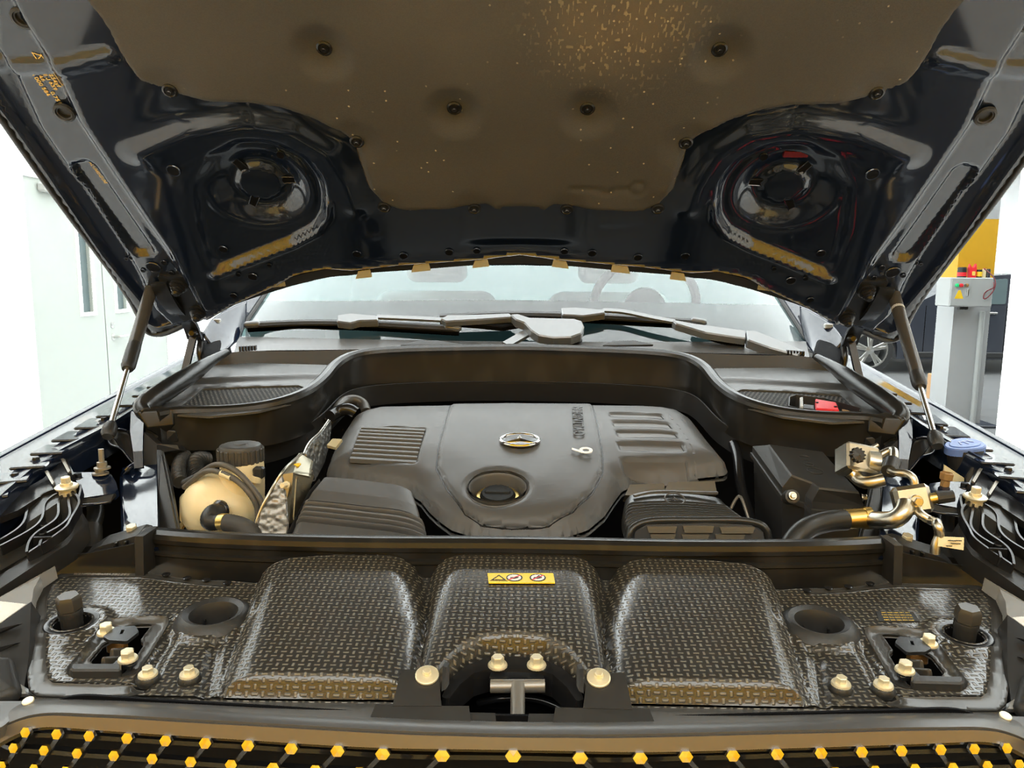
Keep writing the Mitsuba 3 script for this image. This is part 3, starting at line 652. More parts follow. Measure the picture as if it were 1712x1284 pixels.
part(pk, 'felt', field(pad, .0065, pad_h, .012, HW), 'pad_felt', smooth=True)
for (x, y), d in zip(cl2, deep):
    for s in (1, -1):
        o = HW(x * s, y, POFF + .004 - d * .016)
        ck_ = part(pk, 'clip', put(lathe([(0, -.002), (.0125, -.002), (.0125, .0015), (.0095, .003), (.008, .0015), (.0055, .0015), (.005, .006), (.0035, .008), (0, .008)], 20), o, HN), 'black_gloss', 'round black fixing clip')

# hinges and struts
def pts_y(l, s=1, d=0): return np.array([PY(u, v, y) for u, v, y in l])
for s, side in ((1, 'left'), (-1, 'right')):
    M0 = (lambda m: m) if s == 1 else (lambda m: tm(np.asarray(m.vertices) * [-1, 1, 1], m.faces[:, ::-1]))
    k = part(hk, 'hinge', M0(slab(rpoly(HL([(262, 461), (313, 463), (349, 517), (331, 527), (309, 538), (300, 530)], .03), .006), .024, .031, HW)), 'paint_rough', f'dark hinge at the {side} rear corner', smooth=False)
    M = (lambda m: m) if s == 1 else (lambda m: tm(np.asarray(m.vertices) * [-1, 1, 1], m.faces[:, ::-1]))
    pl = HL([(262, 461), (313, 463), (349, 517), (331, 527), (309, 538), (300, 530)], .03)
    arm = [HW(*H2(266, 470, .03), .034), HW(*H2(290, 508, .03), .04), PY(316, 540, 1.80), PY(326, 566, 1.84)]
    part(k, 'arm', M(sweep(spl(arm, 24), [(-.017, -.004), (.017, -.004), (.017, .004), (-.017, .004)], up=HN)), 'paint_rough')
    for (u, v) in [(298, 478), (331, 521)]:
        c = H2(u, v, .031)
        part(k, 'bolt', M(put(lathe([(0, 0), (.019, 0), (.019, .004), (.014, .005), (.016, .008), (.011, .010), (.012, .014), (.008, .016), (.009, .022), (.005, .026), (0, .026)], 18), HW(c[0], c[1], .031), HN)), 'black_gloss', 'stepped bolt stack')
    for a, b, w in [((326, 552, 1.83), (309, 622, 1.80), .008), ((334, 556, 1.86), (341, 628, 1.83), .007)]:
        part(k, 'link', M(sweep(spl([PY(*a), PY(*b)], 8), [(-w, -.004), (w, -.004), (w, .004), (-w, .004)], up=(0, -1, 0))), 'paint_rough')
    part(k, 'pivot', M(put(lathe([(0, 0), (.010, 0), (.010, .02), (.006, .024), (0, .024)], 16), PY(327, 556, 1.83), (0, -1, 0))), 'black_gloss')
    part(k, 'hinge_spring', M(tube([PY(336, 572, 1.84), PY(334, 590, 1.83), PY(337, 606, 1.83), PY(336, 622, 1.82)], .008, 16)), 'black_gloss')
for nm, top, mid, mid2, bot in (('left', (259, 462, 1.70), (216, 601, 1.545), (201, 648, 1.50), (182, 722, 1.35)), ('right', (1488, 470, 1.70), (1537, 660, 1.50), (1546, 683, 1.475), (1565, 738, 1.34))):
    k = thing('gas_strut', f'slim gas strut holding up the {nm} side of the bonnet' + ('' if nm == 'left' else ', pale band near its top'), 'gas strut')
    A, B, C, D = (PY(*q) for q in (top, mid, mid2, bot)); ax = D - A
    at = lambda t: A + ax * t
    tB, tC = np.dot(B - A, ax) / np.dot(ax, ax), np.dot(C - A, ax) / np.dot(ax, ax)
    part(k, 'cylinder', tube([at(.02), at(tB)], .0125, 6, 16, smooth=False), 'strut_black', smooth=40)
    part(k, 'sleeve', tube([at(tB - .01), at(tB + .015), at(tC - .02), at(tC)], [.0125, .0135, .0135, .010], 12, 16, smooth=False), 'black_plastic')
    part(k, 'rod', tube([at(tC - .01), at(.97)], .0052, 6, 12, smooth=False), 'steel', 'bare steel rod')
    part(k, 'end_socket', put(lathe([(0, -.018), (.009, -.018), (.013, -.008), (.013, .006), (.009, .014), (0, .014)], 18), at(.995), ax), 'black_plastic', 'ball socket at the foot')
    part(k, 'end_socket', put(lathe([(0, -.02), (.010, -.02), (.014, -.008), (.014, .012), (.010, .02), (0, .02)], 18), at(0.0), ax), 'brown_cap' if nm == 'right' else 'strut_black', 'ball socket at the head')
    if nm == 'right': part(k, 'band', tube([at(.20), at(.215)], .0131, 4, 16, smooth=False), 'box_grey', 'pale label band')
# ------------------------------------------------------------------ moulded front panel behind the grille
fz0, fz1 = PY(860, 1166, .775)[2], PY(860, 977, 1.04)[2]
FK = (fz1 - fz0) / (1.04 - .775); FP0 = np.array([0, .775, fz0]); FN = np.array([0, -FK, 1.0]) / math.hypot(1, FK)
def fplane(y): return fz0 + (y - .775) * FK
def F2(u, v, off=0.0): return PP(u, v, FP0 + FN * off, FN)[:2]
def FL(pts, off=0.0): return np.array([F2(u, v, off) for u, v in pts])
def FW(a, b, h):
    a, b, h = np.broadcast_arrays(np.asarray(a, float), np.asarray(b, float), np.asarray(h, float))
    return np.stack([a, b, fplane(b) + h], -1)
def symx(p): 
    p = np.asarray(p, float).copy(); p[-1, 0] = 0; p[0, 0] = 0; q = p[::-1][1:-1] * [-1, 1]; return Polygon(np.vstack([p, q])).buffer(0)
fk = thing('radiator_support_cover', 'black moulded plastic cover with a basket-weave texture across the front of the engine bay', 'cover panel')
outl = FL([(862, 965), (740, 965), (560, 965), (425, 975), (330, 966), (245, 955), (103, 955), (84, 962), (62, 980), (52, 1003), (48, 1050), (44, 1112), (47, 1146), (60, 1158), (200, 1163), (430, 1168), (640, 1170), (690, 1172), (735, 1156), (752, 1138), (778, 1116), (810, 1103), (862, 1099)])
fpoly = symx(outl)
bl = [FL([(446, 940), (426, 1000), (400, 1080), (378, 1140), (368, 1200), (430, 1230), (560, 1230), (672, 1230), (688, 1180), (700, 1120), (708, 1060), (705, 1000), (698, 940)])]
bm = FL([(862, 930), (738, 930), (722, 1000), (718, 1060), (705, 1120), (690, 1165), (735, 1156), (752, 1138), (778, 1116), (810, 1103), (862, 1099)])
def dome(d, r): t = np.clip(d / r, 0, 1); return np.sqrt(np.clip(1 - (1 - t) ** 2, 0, 1))
BL = [Polygon(bl[0]).buffer(-.01).buffer(.01), Polygon(bl[0] * [-1, 1]).buffer(-.01).buffer(.01)]
BM = symx(bm).union(shapely.box(-.12, 1.0, .12, 1.2)).buffer(-.006).buffer(.006)
BH = .030
fy0 = FL([(500, 1166)])[0][1]
def front_edge(b): return dome(b - fy0, .012)
def bhgt(b): return .0335 - .010 * np.clip((1.045 - b) / .26, 0, 1)
pock_l = FL([(180, 1036), (262, 1031), (283, 1034), (282, 1045), (231, 1127), (208, 1134), (116, 1132), (110, 1122)])
hole_l = FL([(209, 1039), (254, 1038), (234, 1064), (240, 1072), (217, 1107), (206, 1120), (143, 1120), (155, 1103), (149, 1098), (171, 1072), (196, 1060)])
cupc = F2(358, 1038); stopc = F2(121, 1044)
pocks = [rpoly(pock_l * [s, 1], .012) for s in (1, -1)]
border = fpoly.difference(fpoly.buffer(-.019)).difference(shapely.box(-.405, .5, .405, 1.5))
holes_f = [Polygon(hole_l * [s, 1]) for s in (1, -1)] + [Point(cupc[0] * s, cupc[1]).buffer(.029) for s in (1, -1)] + [Point(stopc[0] * s, stopc[1]).buffer(.0225) for s in (1, -1)]
pocks = [rpoly(pock_l * [s, 1], .012) for s in (1, -1)]
inner_b = fpoly.buffer(-.022)
BMs = one(Polygon(np.vstack([FL([(735, 930), (722, 1000), (712, 1060), (700, 1120), (676, 1230)]), (FL([(735, 930), (722, 1000), (712, 1060), (700, 1120), (676, 1230)]) * [-1, 1])[::-1]])).buffer(.004))
def fh(a, b):
    h = np.zeros_like(a)
    for p in BL: h = np.maximum(h, bhgt(b) * np.minimum(dome(sdist(p, a, b), .05), front_edge(b)))
    h = np.maximum(h, (bhgt(b) + .002) * np.minimum(dome(sdist(BMs, a, b), .045), dome(sdist(BM, a, b), .014)))
    for p in pocks: h -= .005 * ss(-.001, .005, sdist(p, a, b))
    e = sdist(fpoly, a, b); side = ss(.40, .46, np.abs(a))
    h -= side * .0035 * ss(.020, .014, e)
    for s in (1, -1):
        r = np.hypot(a - s * stopc[0], b - stopc[1]); h += .004 * ss(.046, .042, r)
        h += .006 * ss(.056, .05, np.hypot(a - s * cupc[0], b - cupc[1]))
    chl = FL([(300, 1040), (262, 1100), (235, 1150)]); h -= .006 * ss(.012, .004, np.minimum(ldist(LineString(chl), a, b), ldist(LineString(chl * [-1, 1]), a, b)))
    chm = FL([(418, 1010), (360, 1080), (345, 1160)]); h -= .004 * ss(.010, .004, np.minimum(ldist(LineString(chm), a, b), ldist(LineString(chm * [-1, 1]), a, b)))
    h += .012 * ss(.016, .002, 1.045 - b + .0) * 0
    return h
fp_cut = fpoly.difference(unary_union(holes_f)).difference(unary_union(pocks)).difference(border)
_xs = np.arange(-.38, .38, .006)
_lp = [np.c_[_xs, np.full(len(_xs), fy0 + d)] for d in (.0012, .0028, .0045, .0065, .009, .012)] + [resample(one(BM.buffer(-d)).exterior.coords, .006) for d in (.0015, .004, .007, .0105, .014)]
part(fk, 'moulding', field(fp_cut, .0055, fh, .004, FW, loops=_lp), 'weave', smooth=True)
for s in (1, -1):
    pk_ = pocks[0 if s > 0 else 1].difference(Polygon(hole_l * [s, 1]))
    part(fk, 'latch_pocket', field(pk_, .005, lambda a, b: fh(a, b) + .002 * ss(.006, .0, sdist(pocks[0 if s > 0 else 1], a, b)), .004, FW), 'panel_plastic', 'smooth recess around the latch', smooth=True)
    bb = border.intersection(shapely.box(.3, .5, 2, 2) if s < 0 else shapely.box(-2, .5, -.3, 2))
    part(fk, 'border', field(bb, .005, lambda a, b: fh(a, b) + .0015 * ss(0, .006, sdist(bb, a, b)), .004, FW), 'panel_plastic', 'smooth outer border', smooth=True)
def on_panel(u, v, off=0.0):
    p = F2(u, v, off); return np.array([p[0], p[1], fplane(p[1]) + off])
for s in (1, -1):
    part(fk, 'cup', put(lathe([(.026, -.05), (.0, -.05), (.0, -.046), (.021, -.046), (.026, -.004), (.030, .007), (.037, .010), (.044, .006), (.049, -.002), (.047, -.006)][::-1], 40), [s * cupc[0], cupc[1], fplane(cupc[1]) + .004], FN), 'black_plastic', 'round recessed cup')
    part(fk, 'cup_hole', put(lathe([(0, 0), (.004, 0), (.004, .0006), (0, .0006)], 16), [s * cupc[0], cupc[1], fplane(cupc[1]) - .0415], FN), 'dark_void')
    for q in (-.9, .5): part(fk, 'cup_rib', cbox(.002, .004, .03, .0005).apply_translation([s * (cupc[0] + .023 * math.sin(q)), cupc[1] + .023 * math.cos(q), fplane(cupc[1]) - .02]), 'black_gloss')
    rp = FL([(120, 1122), (203, 1122), (204, 1132), (200, 1134), (122, 1134), (118, 1131)]) * [s, 1]
    part(fk, 'pocket_lip', slab(rpoly(rp, .003), -.006, .010, FW, .002), 'black_plastic', 'raised lip in front of the latch', smooth=False)
    # latch seen through the opening
    lp = FL([(193, 1048), (226, 1046), (232, 1056), (212, 1072), (182, 1070), (172, 1064)], .012) * [s, 1]
    sl = FL([(203, 1053), (208, 1053), (205, 1060), (200, 1060)], .012) * [s, 1]
    lk = part(fk, 'latch', slab(rpoly(lp, .003).difference(Polygon(sl)), .008, .012, FW), 'paint_rough', 'dark steel bonnet latch', smooth=False)
    for (u, v) in ((184, 1104), (198, 1090)):
        c = on_panel(u, v); part(lk, 'jaw', hull_balls([[s * c[0] - .004, c[1] - .02, c[2] - .03], [s * c[0] + .004, c[1] - .02, c[2] - .03], [s * (c[0] + .006) - .003, c[1] + .014, c[2] - .004], [s * (c[0] + .006) + .003, c[1] + .014, c[2] - .004], [s * c[0], c[1] - .012, c[2] + .008]], .0025), 'strut_black')
    c = on_panel(196, 1080, -.02); part(lk, 'spring_tab', cbox(.022, .014, .014, .002).apply_translation([s * c[0], c[1], c[2]]), 'brown_cap', 'brass-coloured tab')
    lp2 = FL([(186, 1111), (206, 1092), (222, 1094), (227, 1104), (219, 1113)], .006) * [s, 1]
    part(lk, 'foot', slab(rpoly(lp2, .002), .001, .005, FW), 'paint_rough', smooth=False)
    for (u, v) in ((178, 1058), (214, 1103)):
        c = on_panel(u, v, .006)
        part(lk, 'bolt', put(hexbolt(.0078, .009, 1.4, .003), [s * c[0], c[1], c[2]], FN), 'cream_bolt', 'pale hexagon bolt')
    for (u, v) in ((248, 1137), (317, 1137)):
        c = on_panel(u, v)
        gk = part(fk, 'grommet', put(lathe([(.0115, -.004), (.013, 0), (.013, .003), (.011, .006), (0, .006)], 28), [s * c[0], c[1], c[2]], FN), 'black_rubber', 'black rubber grommet')
        part(gk, 'bolt', put(hexbolt(.0062, .007, 1.7, .003), [s * c[0], c[1], c[2] + .006], FN), 'cream_bolt', 'pale hexagon bolt')
    # rubber bump stop
    o = np.array([s * stopc[0], stopc[1], fplane(stopc[1])])
    bk_ = part(fk, 'stop_socket', put(cat(lathe([(.022, -.02), (.0225, .002), (.025, .004), (.031, .0045), (.033, .002), (.033, -.003)][::-1], 36)), o, FN), 'black_gloss')
    part(bk_, 'socket_floor', put(lathe([(0, -.02), (.024, -.02), (.024, -.018), (0, -.018)], 24), o, FN), 'dark_void')
    tilt = FN + np.array([0, -.05, 0])
    st = part(fk, 'bump_stop', put(lathe([(0, -.018), (.0125, -.018), (.013, .012), (.0143, .014), (.0143, .020), (.0137, .022), (0, .022)], 28), o, tilt), 'black_plastic', 'rubber bump stop')
    hx = [[math.cos(a) * r, math.sin(a) * r, z] for a in np.arange(6) * math.pi / 3 + .3 for r, z in ((.0138, .022), (.0152, .024), (.0152, .036), (.0125, .041))]
    part(st, 'stop_head', put(hull(hx), o, tilt), 'strut_black', 'hexagonal head')
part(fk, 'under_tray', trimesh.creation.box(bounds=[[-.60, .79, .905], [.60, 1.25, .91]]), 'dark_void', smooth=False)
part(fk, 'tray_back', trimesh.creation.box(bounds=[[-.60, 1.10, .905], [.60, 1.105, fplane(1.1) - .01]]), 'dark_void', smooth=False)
# yellow warning label with pictograms
lz = BH + .0055
lq = FL([(815, 958), (925, 958), (928, 974), (817, 974)], lz)
lbk = part(fk, 'warning_label', slab(Polygon(lq), lz - .0015, lz, FW), 'yellow_label', 'yellow warning label with pictograms', smooth=False)
cc = lambda u: FL([(u, 966)], lz)[0]
c = cc(834); sx_ = .0085
part(lbk, 'triangle', slab(Polygon([c + [-.010, -.007], c + [.010, -.007], c + [0, .0085]], [[c + [-.0075, -.0055], c + [.0075, -.0055], c + [0, .006]]]).union(Polygon([c + [-.001, -.004], c + [.001, -.004], c + [.0015, .003], c + [-.0015, .003]])), lz, lz + .0005, FW), 'black_print', smooth=False)
part(lbk, 'rule', slab(shapely.box(c[0] - .012, c[1] - .0095, c[0] + .012, c[1] - .0085), lz, lz + .0004, FW), 'black_print', smooth=False)
for u, q in ((860, 0), (899, 1)):
    c = cc(u)
    part(lbk, 'disc', slab(Point(*c).buffer(.0098), lz, lz + .0004, FW), 'white_print', smooth=False)
    part(lbk, 'ring', slab(Point(*c).buffer(.0108).difference(Point(*c).buffer(.0092)), lz, lz + .0006, FW), 'black_print', smooth=False)
    sym_ = [Polygon([c + [-.006, -.003], c + [.0, -.004], c + [.005, -.001], c + [.006, .002], c + [.0, .001], c + [-.005, .001]]), Polygon([c + [-.002, .001], c + [.002, .001], c + [.003, .006], c + [.001, .006]])]
    part(lbk, 'pictogram', slab(unary_union(sym_) if q else sym_[0].union(Point(c[0] + .002, c[1] + .004).buffer(.0025)), lz + .0002, lz + .0007, FW), 'black_print', smooth=False)
    part(lbk, 'bar', slab(LineString([c + [-.007, -.0065], c + [.007, .0065]]).buffer(.0008), lz + .0004, lz + .0009, FW), 'red_plastic', 'red bar', smooth=False)
# stamped number and the printed block
a, b = on_panel(133, 963, .002), on_panel(207, 963, .002)
part(fk, 'stamped_number', text_on('W1NFD5HB4MA381295', .0050, (a + b) / 2 + [0, 0, .0025], (1, 0, 0), (0, 1, .1)), 'stud_grey', 'small pale serial number', smooth=False)
q = FL([(1464, 1023), (1526, 1024), (1538, 1040), (1470, 1040)])
pb = part(fk, 'print_block', slab(Polygon(q), .0003, .0012, FW), 'black_print', 'black patch with four lines of gold numbers', smooth=False)
for i, t in enumerate(['464 410 400 197 177', '700 H84 011 001 013', '003 011 000 010 0JK', '000 110 101 001 018']):
    o = on_panel(1497 + i * 2, 1025.8 + i * 4.2)
    part(pb, 'print', text_on(t, .0026, o + [0, 0, .0014], (1, 0, 0), (0, 1, 0), .0003), 'gold_print', smooth=False)
# small clips along the rear flange
for (u, v) in [(278, 963), (313, 969), (345, 972), (380, 977)]:
    c = on_panel(u, v)
    for s in (1, -1): part(fk, 'flange_clip', put(lathe([(0, 0), (.005, 0), (.006, .002), (.004, .003), (0, .003)], 14), [s * c[0], c[1], c[2] + .001], FN), 'black_gloss')

# ------------------------------------------------------------------ rubber seal across the front of the engine
sk = thing('bulkhead_seal', 'long black rubber seal running across in front of the engine', 'rubber seal')
tl = [(243, 898, 1.10), (330, 905, 1.075), (480, 911, 1.065), (660, 914, 1.06), (862, 915, 1.06)]
sp_ = np.array([PY(*q) for q in tl]); sp_[-1, 0] = 0
full = np.vstack([sp_, mx(sp_)[::-1][1:]])
pth = spl(full, 120)
prof = [(.020, -.075), (.020, .004), (.016, .011), (.008, .014), (-.002, .0135), (-.009, .009), (-.011, .002), (-.009, -.005), (-.004, -.008), (-.003, -.017), (-.007, -.0195), (-.007, -.024), (-.003, -.027), (-.002, -.075)]
part(sk, 'bar', sweep(pth, [(-a, b) for a, b in prof], up=(0, 0, 1)), 'seal_rubber', smooth=26)
for s in (1, -1):
    pl = rough([(236, 906), (190, 916), (150, 924), (116, 928), (102, 938), (86, 965), (104, 962), (236, 962)], 1.085)
    P2 = Polygon(np.c_[pl[:, 0] * s, pl[:, 2]]).buffer(0)
    part(sk, 'end_flap', slab(P2, 1.083, 1.087, lambda a, b, h: np.stack([a, h, b], -1)), 'seal_rubber', 'thin flap at the end', smooth=False)
    w = rough([(231, 893), (245, 893), (246, 958), (232, 960)], 1.065)
    part(sk, 'end_web', slab(Polygon(np.c_[w[:, 0] * s, w[:, 2]]), 1.055, 1.10, lambda a, b, h: np.stack([a, h, b], -1)), 'black_plastic', smooth=False)
# brackets with a bolt behind the flaps
for s, side in ((1, 'left'), (-1, 'right')):
    k = thing('front_bracket', f'small grey ribbed bracket with a pale bolt at the {side} end of the front seal', 'bracket')
    pl = rough([(152, 922), (178, 906), (240, 888), (250, 890), (252, 912), (240, 914)], 1.12)
    part(k, 'plate', tm(np.asarray(slab(Polygon(np.c_[pl[:, 0] * s, pl[:, 2]]).buffer(0), 1.10, 1.13, lambda a, b, h: np.stack([a, h, b + (h - 1.1) * .25], -1)).vertices), slab(Polygon(np.c_[pl[:, 0] * s, pl[:, 2]]).buffer(0), 1.10, 1.13).faces), 'black_plastic', smooth=False)
    for u in (195, 212, 232):
        o = PY(u, 913 - (u - 195) * .12, 1.098); part(k, 'rib', cbox(.004, .012, .014, .001).apply_translation(o * [s, 1, 1]), 'black_gloss')
    o = PY(222, 896, 1.13) * [s, 1, 1] + [0, 0, .004]
    part(k, 'bolt', put(hexbolt(.0085, .010, 1.6, .004), o, (0, -.25, 1)), 'cream_bolt', 'pale hexagon bolt')

# ------------------------------------------------------------------ bonnet catch in the middle
ck2 = thing('hood_catch', 'black arched steel crossmember with a T-shaped grey strut in the middle of the front', 'hood catch')
arch = [(738, 1168), (752, 1138), (778, 1116), (810, 1103), (863, 1100)]; arch2 = [(750, 1172), (768, 1148), (792, 1128), (820, 1120), (863, 1119)]
A1, A2 = FL(arch, .004), FL(arch2, .004); A1[-1, 0] = A2[-1, 0] = 0
ap = Polygon(np.vstack([A1, (A1 * [-1, 1])[::-1][1:], A2 * [-1, 1], A2[::-1][1:]])).buffer(0)
if ap.geom_type != 'Polygon': ap = max(ap.geoms, key=lambda g: g.area)
part(ck2, 'arch', slab(rpoly(np.array(ap.exterior.coords), .003), -.022, .006, FW, .0), 'black_gloss', smooth=30)
for u in (832, 897):
    c = on_panel(u, 1113, .006)
    part(ck2, 'bolt', put(hexbolt(.0075, .009, 1.5, .003), c, FN), 'cream_bolt', 'pale hexagon bolt')
bp = FL([(822, 1121), (905, 1121), (910, 1135), (818, 1135)], .0); part(ck2, 'plate', slab(Polygon(bp), -.006, .001, FW), 'paint_rough', smooth=False)
a, b = PY(820, 1147, .80), PY(911, 1147, .80); part(ck2, 'cross_tube', tube([a, b], .0075, 4, 14, smooth=False), 'strut_grey', 'grey cross tube')
a, b = PY(866, 1146, .797), PY(865, 1216, .74); part(ck2, 'strut_tube', tube([a, b], .0078, 4, 14, smooth=False), 'strut_grey', 'grey upright tube')
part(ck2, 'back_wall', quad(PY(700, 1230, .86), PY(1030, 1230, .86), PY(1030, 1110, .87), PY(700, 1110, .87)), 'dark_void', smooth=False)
part(ck2, 'cable', tube([PY(800, 1175, .84), PY(840, 1168, .83), PY(900, 1170, .83), PY(950, 1190, .82)], .004), 'black_gloss')
for s, side in ((1, 'left'), (-1, 'right')):
    k = thing('grille_bracket', f'black plastic grille bracket with a large pale washer, {side} of the bonnet catch', 'bracket')
    top = [PY(671, 1119, .772), PY(733, 1121, .772)]; bot = [PY(656, 1180, .728), PY(738, 1180, .728)]
    V = np.array([top[0], top[1], bot[1], bot[0]]) * [s, 1, 1]
    part(k, 'arm', hull(np.vstack([V, V + [0, .006, -.03]])), 'black_plastic', smooth=False)
    B = np.array([PY(628, 1178, .73), PY(738, 1178, .73), PY(740, 1214, .706), PY(616, 1206, .71)]) * [s, 1, 1]
    part(k, 'foot', hull(np.vstack([B, B + [0, .004, -.03]])), 'black_plastic', smooth=False)
    B = [np.array([PY(738, 1180, .728), PY(784, 1180, .728), PY(788, 1210, .708), PY(740, 1214, .706)]) * [s, 1, 1], np.array([PY(784, 1191, .724), PY(828, 1192, .724), PY(830, 1212, .708), PY(784, 1212, .708)]) * [s, 1, 1]]
    part(k, 'tab', cat(*[hull(np.vstack([q, q + [0, .004, -.03]])) for q in B]), 'black_plastic', smooth=False, kind=None)
    n = np.cross(V[1] - V[0], V[3] - V[0]); n = n if n[2] > 0 else -n
    o = PY(714, 1133, .763) * [s, 1, 1]
    wk = part(k, 'washer', put(lathe([(0, 0), (.0125, 0), (.0125, .002), (.011, .003), (0, .003)], 32), o + [0, 0, .002], n), 'cream_bolt', 'large pale washer')
    part(wk, 'bolt', put(hexbolt(.0045, .004, 1.1, .001), o + [0, 0, .005], n), 'cream_bolt')
    f = [PY(698, 1100, .785), PY(704, 1116, .775), PY(697, 1118, .775)]
    part(k, 'fin', hull(np.vstack([np.array(f), np.array(f) + [.003, .004, 0]]) * [s, 1, 1]), 'black_plastic', smooth=False)
    f = [PY(740, 1114, .775), PY(747, 1116, .775), PY(746, 1152, .75), PY(738, 1156, .745)]
    part(k, 'side_fin', hull(np.vstack([np.array(f), np.array(f) + [.002, .01, 0]]) * [s, 1, 1]), 'black_plastic', smooth=False)

# ------------------------------------------------------------------ grille: top trim, studs and bars
gk = thing('front_grille', 'black front grille with a curved top trim and rows of shiny hexagonal studs', 'grille')
U = [-140, -60, 0, 60, 130, 200, 320, 430, 640, 738, 744, 860]
rA = [1210, 1182, 1168, 1162, 1162, 1163, 1165, 1168, 1171, 1173, 1207, 1209]; rB = [1260, 1215, 1192, 1178, 1178, 1181, 1188, 1195, 1205, 1209, 1209, 1212]
rC = [1300, 1250, 1219, 1198, 1197, 1200, 1207, 1213, 1225, 1229, 1229, 1232]; rD = [1320, 1275, 1243, 1217, 1217, 1222, 1230, 1237, 1249, 1251, 1251, 1253]
def gy(u, y0): return y0 + .028 * ((u - 860) / 860.0) ** 2
def grow(r, y0):
    p = np.array([PY(u, v, gy(u, y0) if v < 1207 or y0 < .75 else .728) for u, v in zip(U, r)]); p[-1, 0] = 0
    return np.vstack([p, mx(p)[::-1][1:]])
gA, gB, gC, gD = grow(rA, .778), grow(rB, .712), grow(rC, .684), grow(rD, .680)
def strip(a, b, n=160, m=3, th=.003, bulge=0.0, line=False):
    lin = lambda p: np.stack([np.interp(np.linspace(0, 1, n), np.linspace(0, 1, len(p)), p[:, c]) for c in range(3)], -1)
    A, B = (lin(a), lin(b)) if line else (spl(a, n), spl(b, n)); t = np.linspace(0, 1, m)[:, None, None]
    S = A[None] * (1 - t) + B[None] * t; S[..., 2] += bulge * np.sin(np.pi * t[..., 0]) ; return sheet(S, th)
part(gk, 'top_cover', strip(gA - [0, 0, .002], gB + [0, .004, -.004], n=331, m=4, line=True), 'trim_grey', smooth=30)
part(gk, 'top_trim', strip(gB, gC, m=6, bulge=.002), 'trim_grey', 'satin grey top trim', smooth=30)
part(gk, 'front_lip', strip(gC, gD, m=3), 'trim_lip', 'front face of the trim', smooth=30)
gE = gD + [0, .02, -.004]; part(gk, 'under_lip', strip(gD, gE, m=3), 'black_gloss', smooth=30)
gr1 = spl(gB * .62 + gC * .38 + [0, 0, .0014], 160)[14:-14]
part(gk, 'trim_groove', sweep(gr1, [(-.0012, -.001), (.0012, -.001), (.0012, .0006), (-.0012, .0006)], up=(0, 0, 1)), 'dark_void')
hexes = [[(47, 1223), (99, 1226), (153, 1229), (216, 1233), (280, 1237), (346, 1241), (417, 1245), (489, 1250), (566, 1254), (641, 1259), (740, 1262)],
         [(27, 1249), (78, 1253), (133, 1258), (194, 1262), (258, 1267), (322, 1272), (389, 1277), (459, 1282), (529, 1286), (602, 1290), (672, 1294)],
         [(7, 1279), (61, 1284), (113, 1288), (172, 1293), (236, 1298), (300, 1303)]]
hx2 = []
def hexstud(c, n, r, s, sq=.95):
    a = np.arange(6) * math.pi / 3
    pts = [[math.cos(t) * r * k, math.sin(t) * r * k * sq, z] for t in a for k, z in ((1, 0), (.96, .004))] + [[math.cos(t) * .0, math.sin(t) * .0, .0046] for t in a[:1]]
    return put(hull(pts), c, n, (1, 0, 0))
GT = math.radians(24)
bars = []
for ri, row in enumerate(hexes):
    yr = .676 + .006 * ri
    for (u, v) in row:
        rp = (9.4 + 4.2 * min(1, u / 740)) if ri == 0 else 9.2 + 3.5 * min(1, u / 740)
        for s in (1, -1):
            c = PY(u, v + (3 if u > 500 else 0) * 0, gy(u, yr)); r = rp / F_PX * np.dot(c - CAM, fwd)
            c = c * [s, 1, 1]
            g = math.radians(18); nrm = np.array([.25 * c[0], -math.cos(g), math.sin(g)])
            hxk = part(gk, 'stud', hexstud(c, nrm, r, s, .97 - .2 * min(1, max(u, 0) / 740)), 'hex_metal', smooth=False)
            e = c + np.array([-.022 * s, .012, -.030])
            part(gk, 'stem', sweep(np.array([c + [0, .004, -.002], e]), [(-.0022, -.0016), (.0022, -.0016), (.0022, .0016), (-.0022, .0016)], up=(0, -1, .3)), 'black_gloss', smooth=False)
c = PY(858, 1263, .676); part(gk, 'stud', hexstud(c, np.array([0, -math.cos(GT), math.sin(GT)]), 14 / F_PX * np.dot(c - CAM, fwd), 1, .78), 'hex_metal', smooth=False)
for ri, off in enumerate((0, 1, 2)):
    row = hexes[min(ri, 1)]
    p = np.array([PY(u, v + off * (0 if ri < 2 else 26), gy(u, .700)) for u, v in row] + [PY(858, 1263 + 34 * ri, .700)]); p[-1, 0] = 0
    p = np.vstack([[p[0] + [-.05, .03, .0]], p]); full = np.vstack([p, mx(p)[::-1][1:]])
    part(gk, 'bar', sweep(spl(full, 100), [(-.004, -.0025), (.004, -.0025), (.004, .0025), (-.004, .0025)], up=(0, 0, 1)), 'black_gloss')
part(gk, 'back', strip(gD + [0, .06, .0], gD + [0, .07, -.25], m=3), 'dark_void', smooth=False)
# ------------------------------------------------------------------ engine cover
EP = Tilted(674, 1.66, 880, 1.17)
ek = thing('engine_cover', 'large grey plastic engine cover with a raised middle section and vents', 'engine cover')
HS_ = .034
eo = [(545, 797, -HS_), (556, 762, -.03), (572, 734, -.03), (588, 709, -.03), (604, 693, -.02), (634, 680, -.012), (669, 676, -.008), (749, 673, -.006), (851, 671, -.005), (984, 672, -.005), (1065, 675, -.008), (1108, 682, -.014), (1140, 693, -.02), (1160, 711, -.026), (1187, 750, -.03), (1217, 790, -HS_), (1212, 796, -HS_), (1167, 801, -HS_), (1092, 809, -HS_), (1060, 813, -HS_), (1040, 823, -HS_), (1027, 840, -HS_), (1011, 864, -HS_), (984, 887, -HS_), (952, 898, -HS_), (905, 904, -HS_), (854, 906, -HS_), (790, 899, -HS_), (755, 888, -HS_), (733, 872, -HS_), (717, 857, -HS_), (704, 840, -HS_), (685, 828, -HS_), (620, 815, -HS_)]
epoly = rpoly(EP.fl(eo), .008)
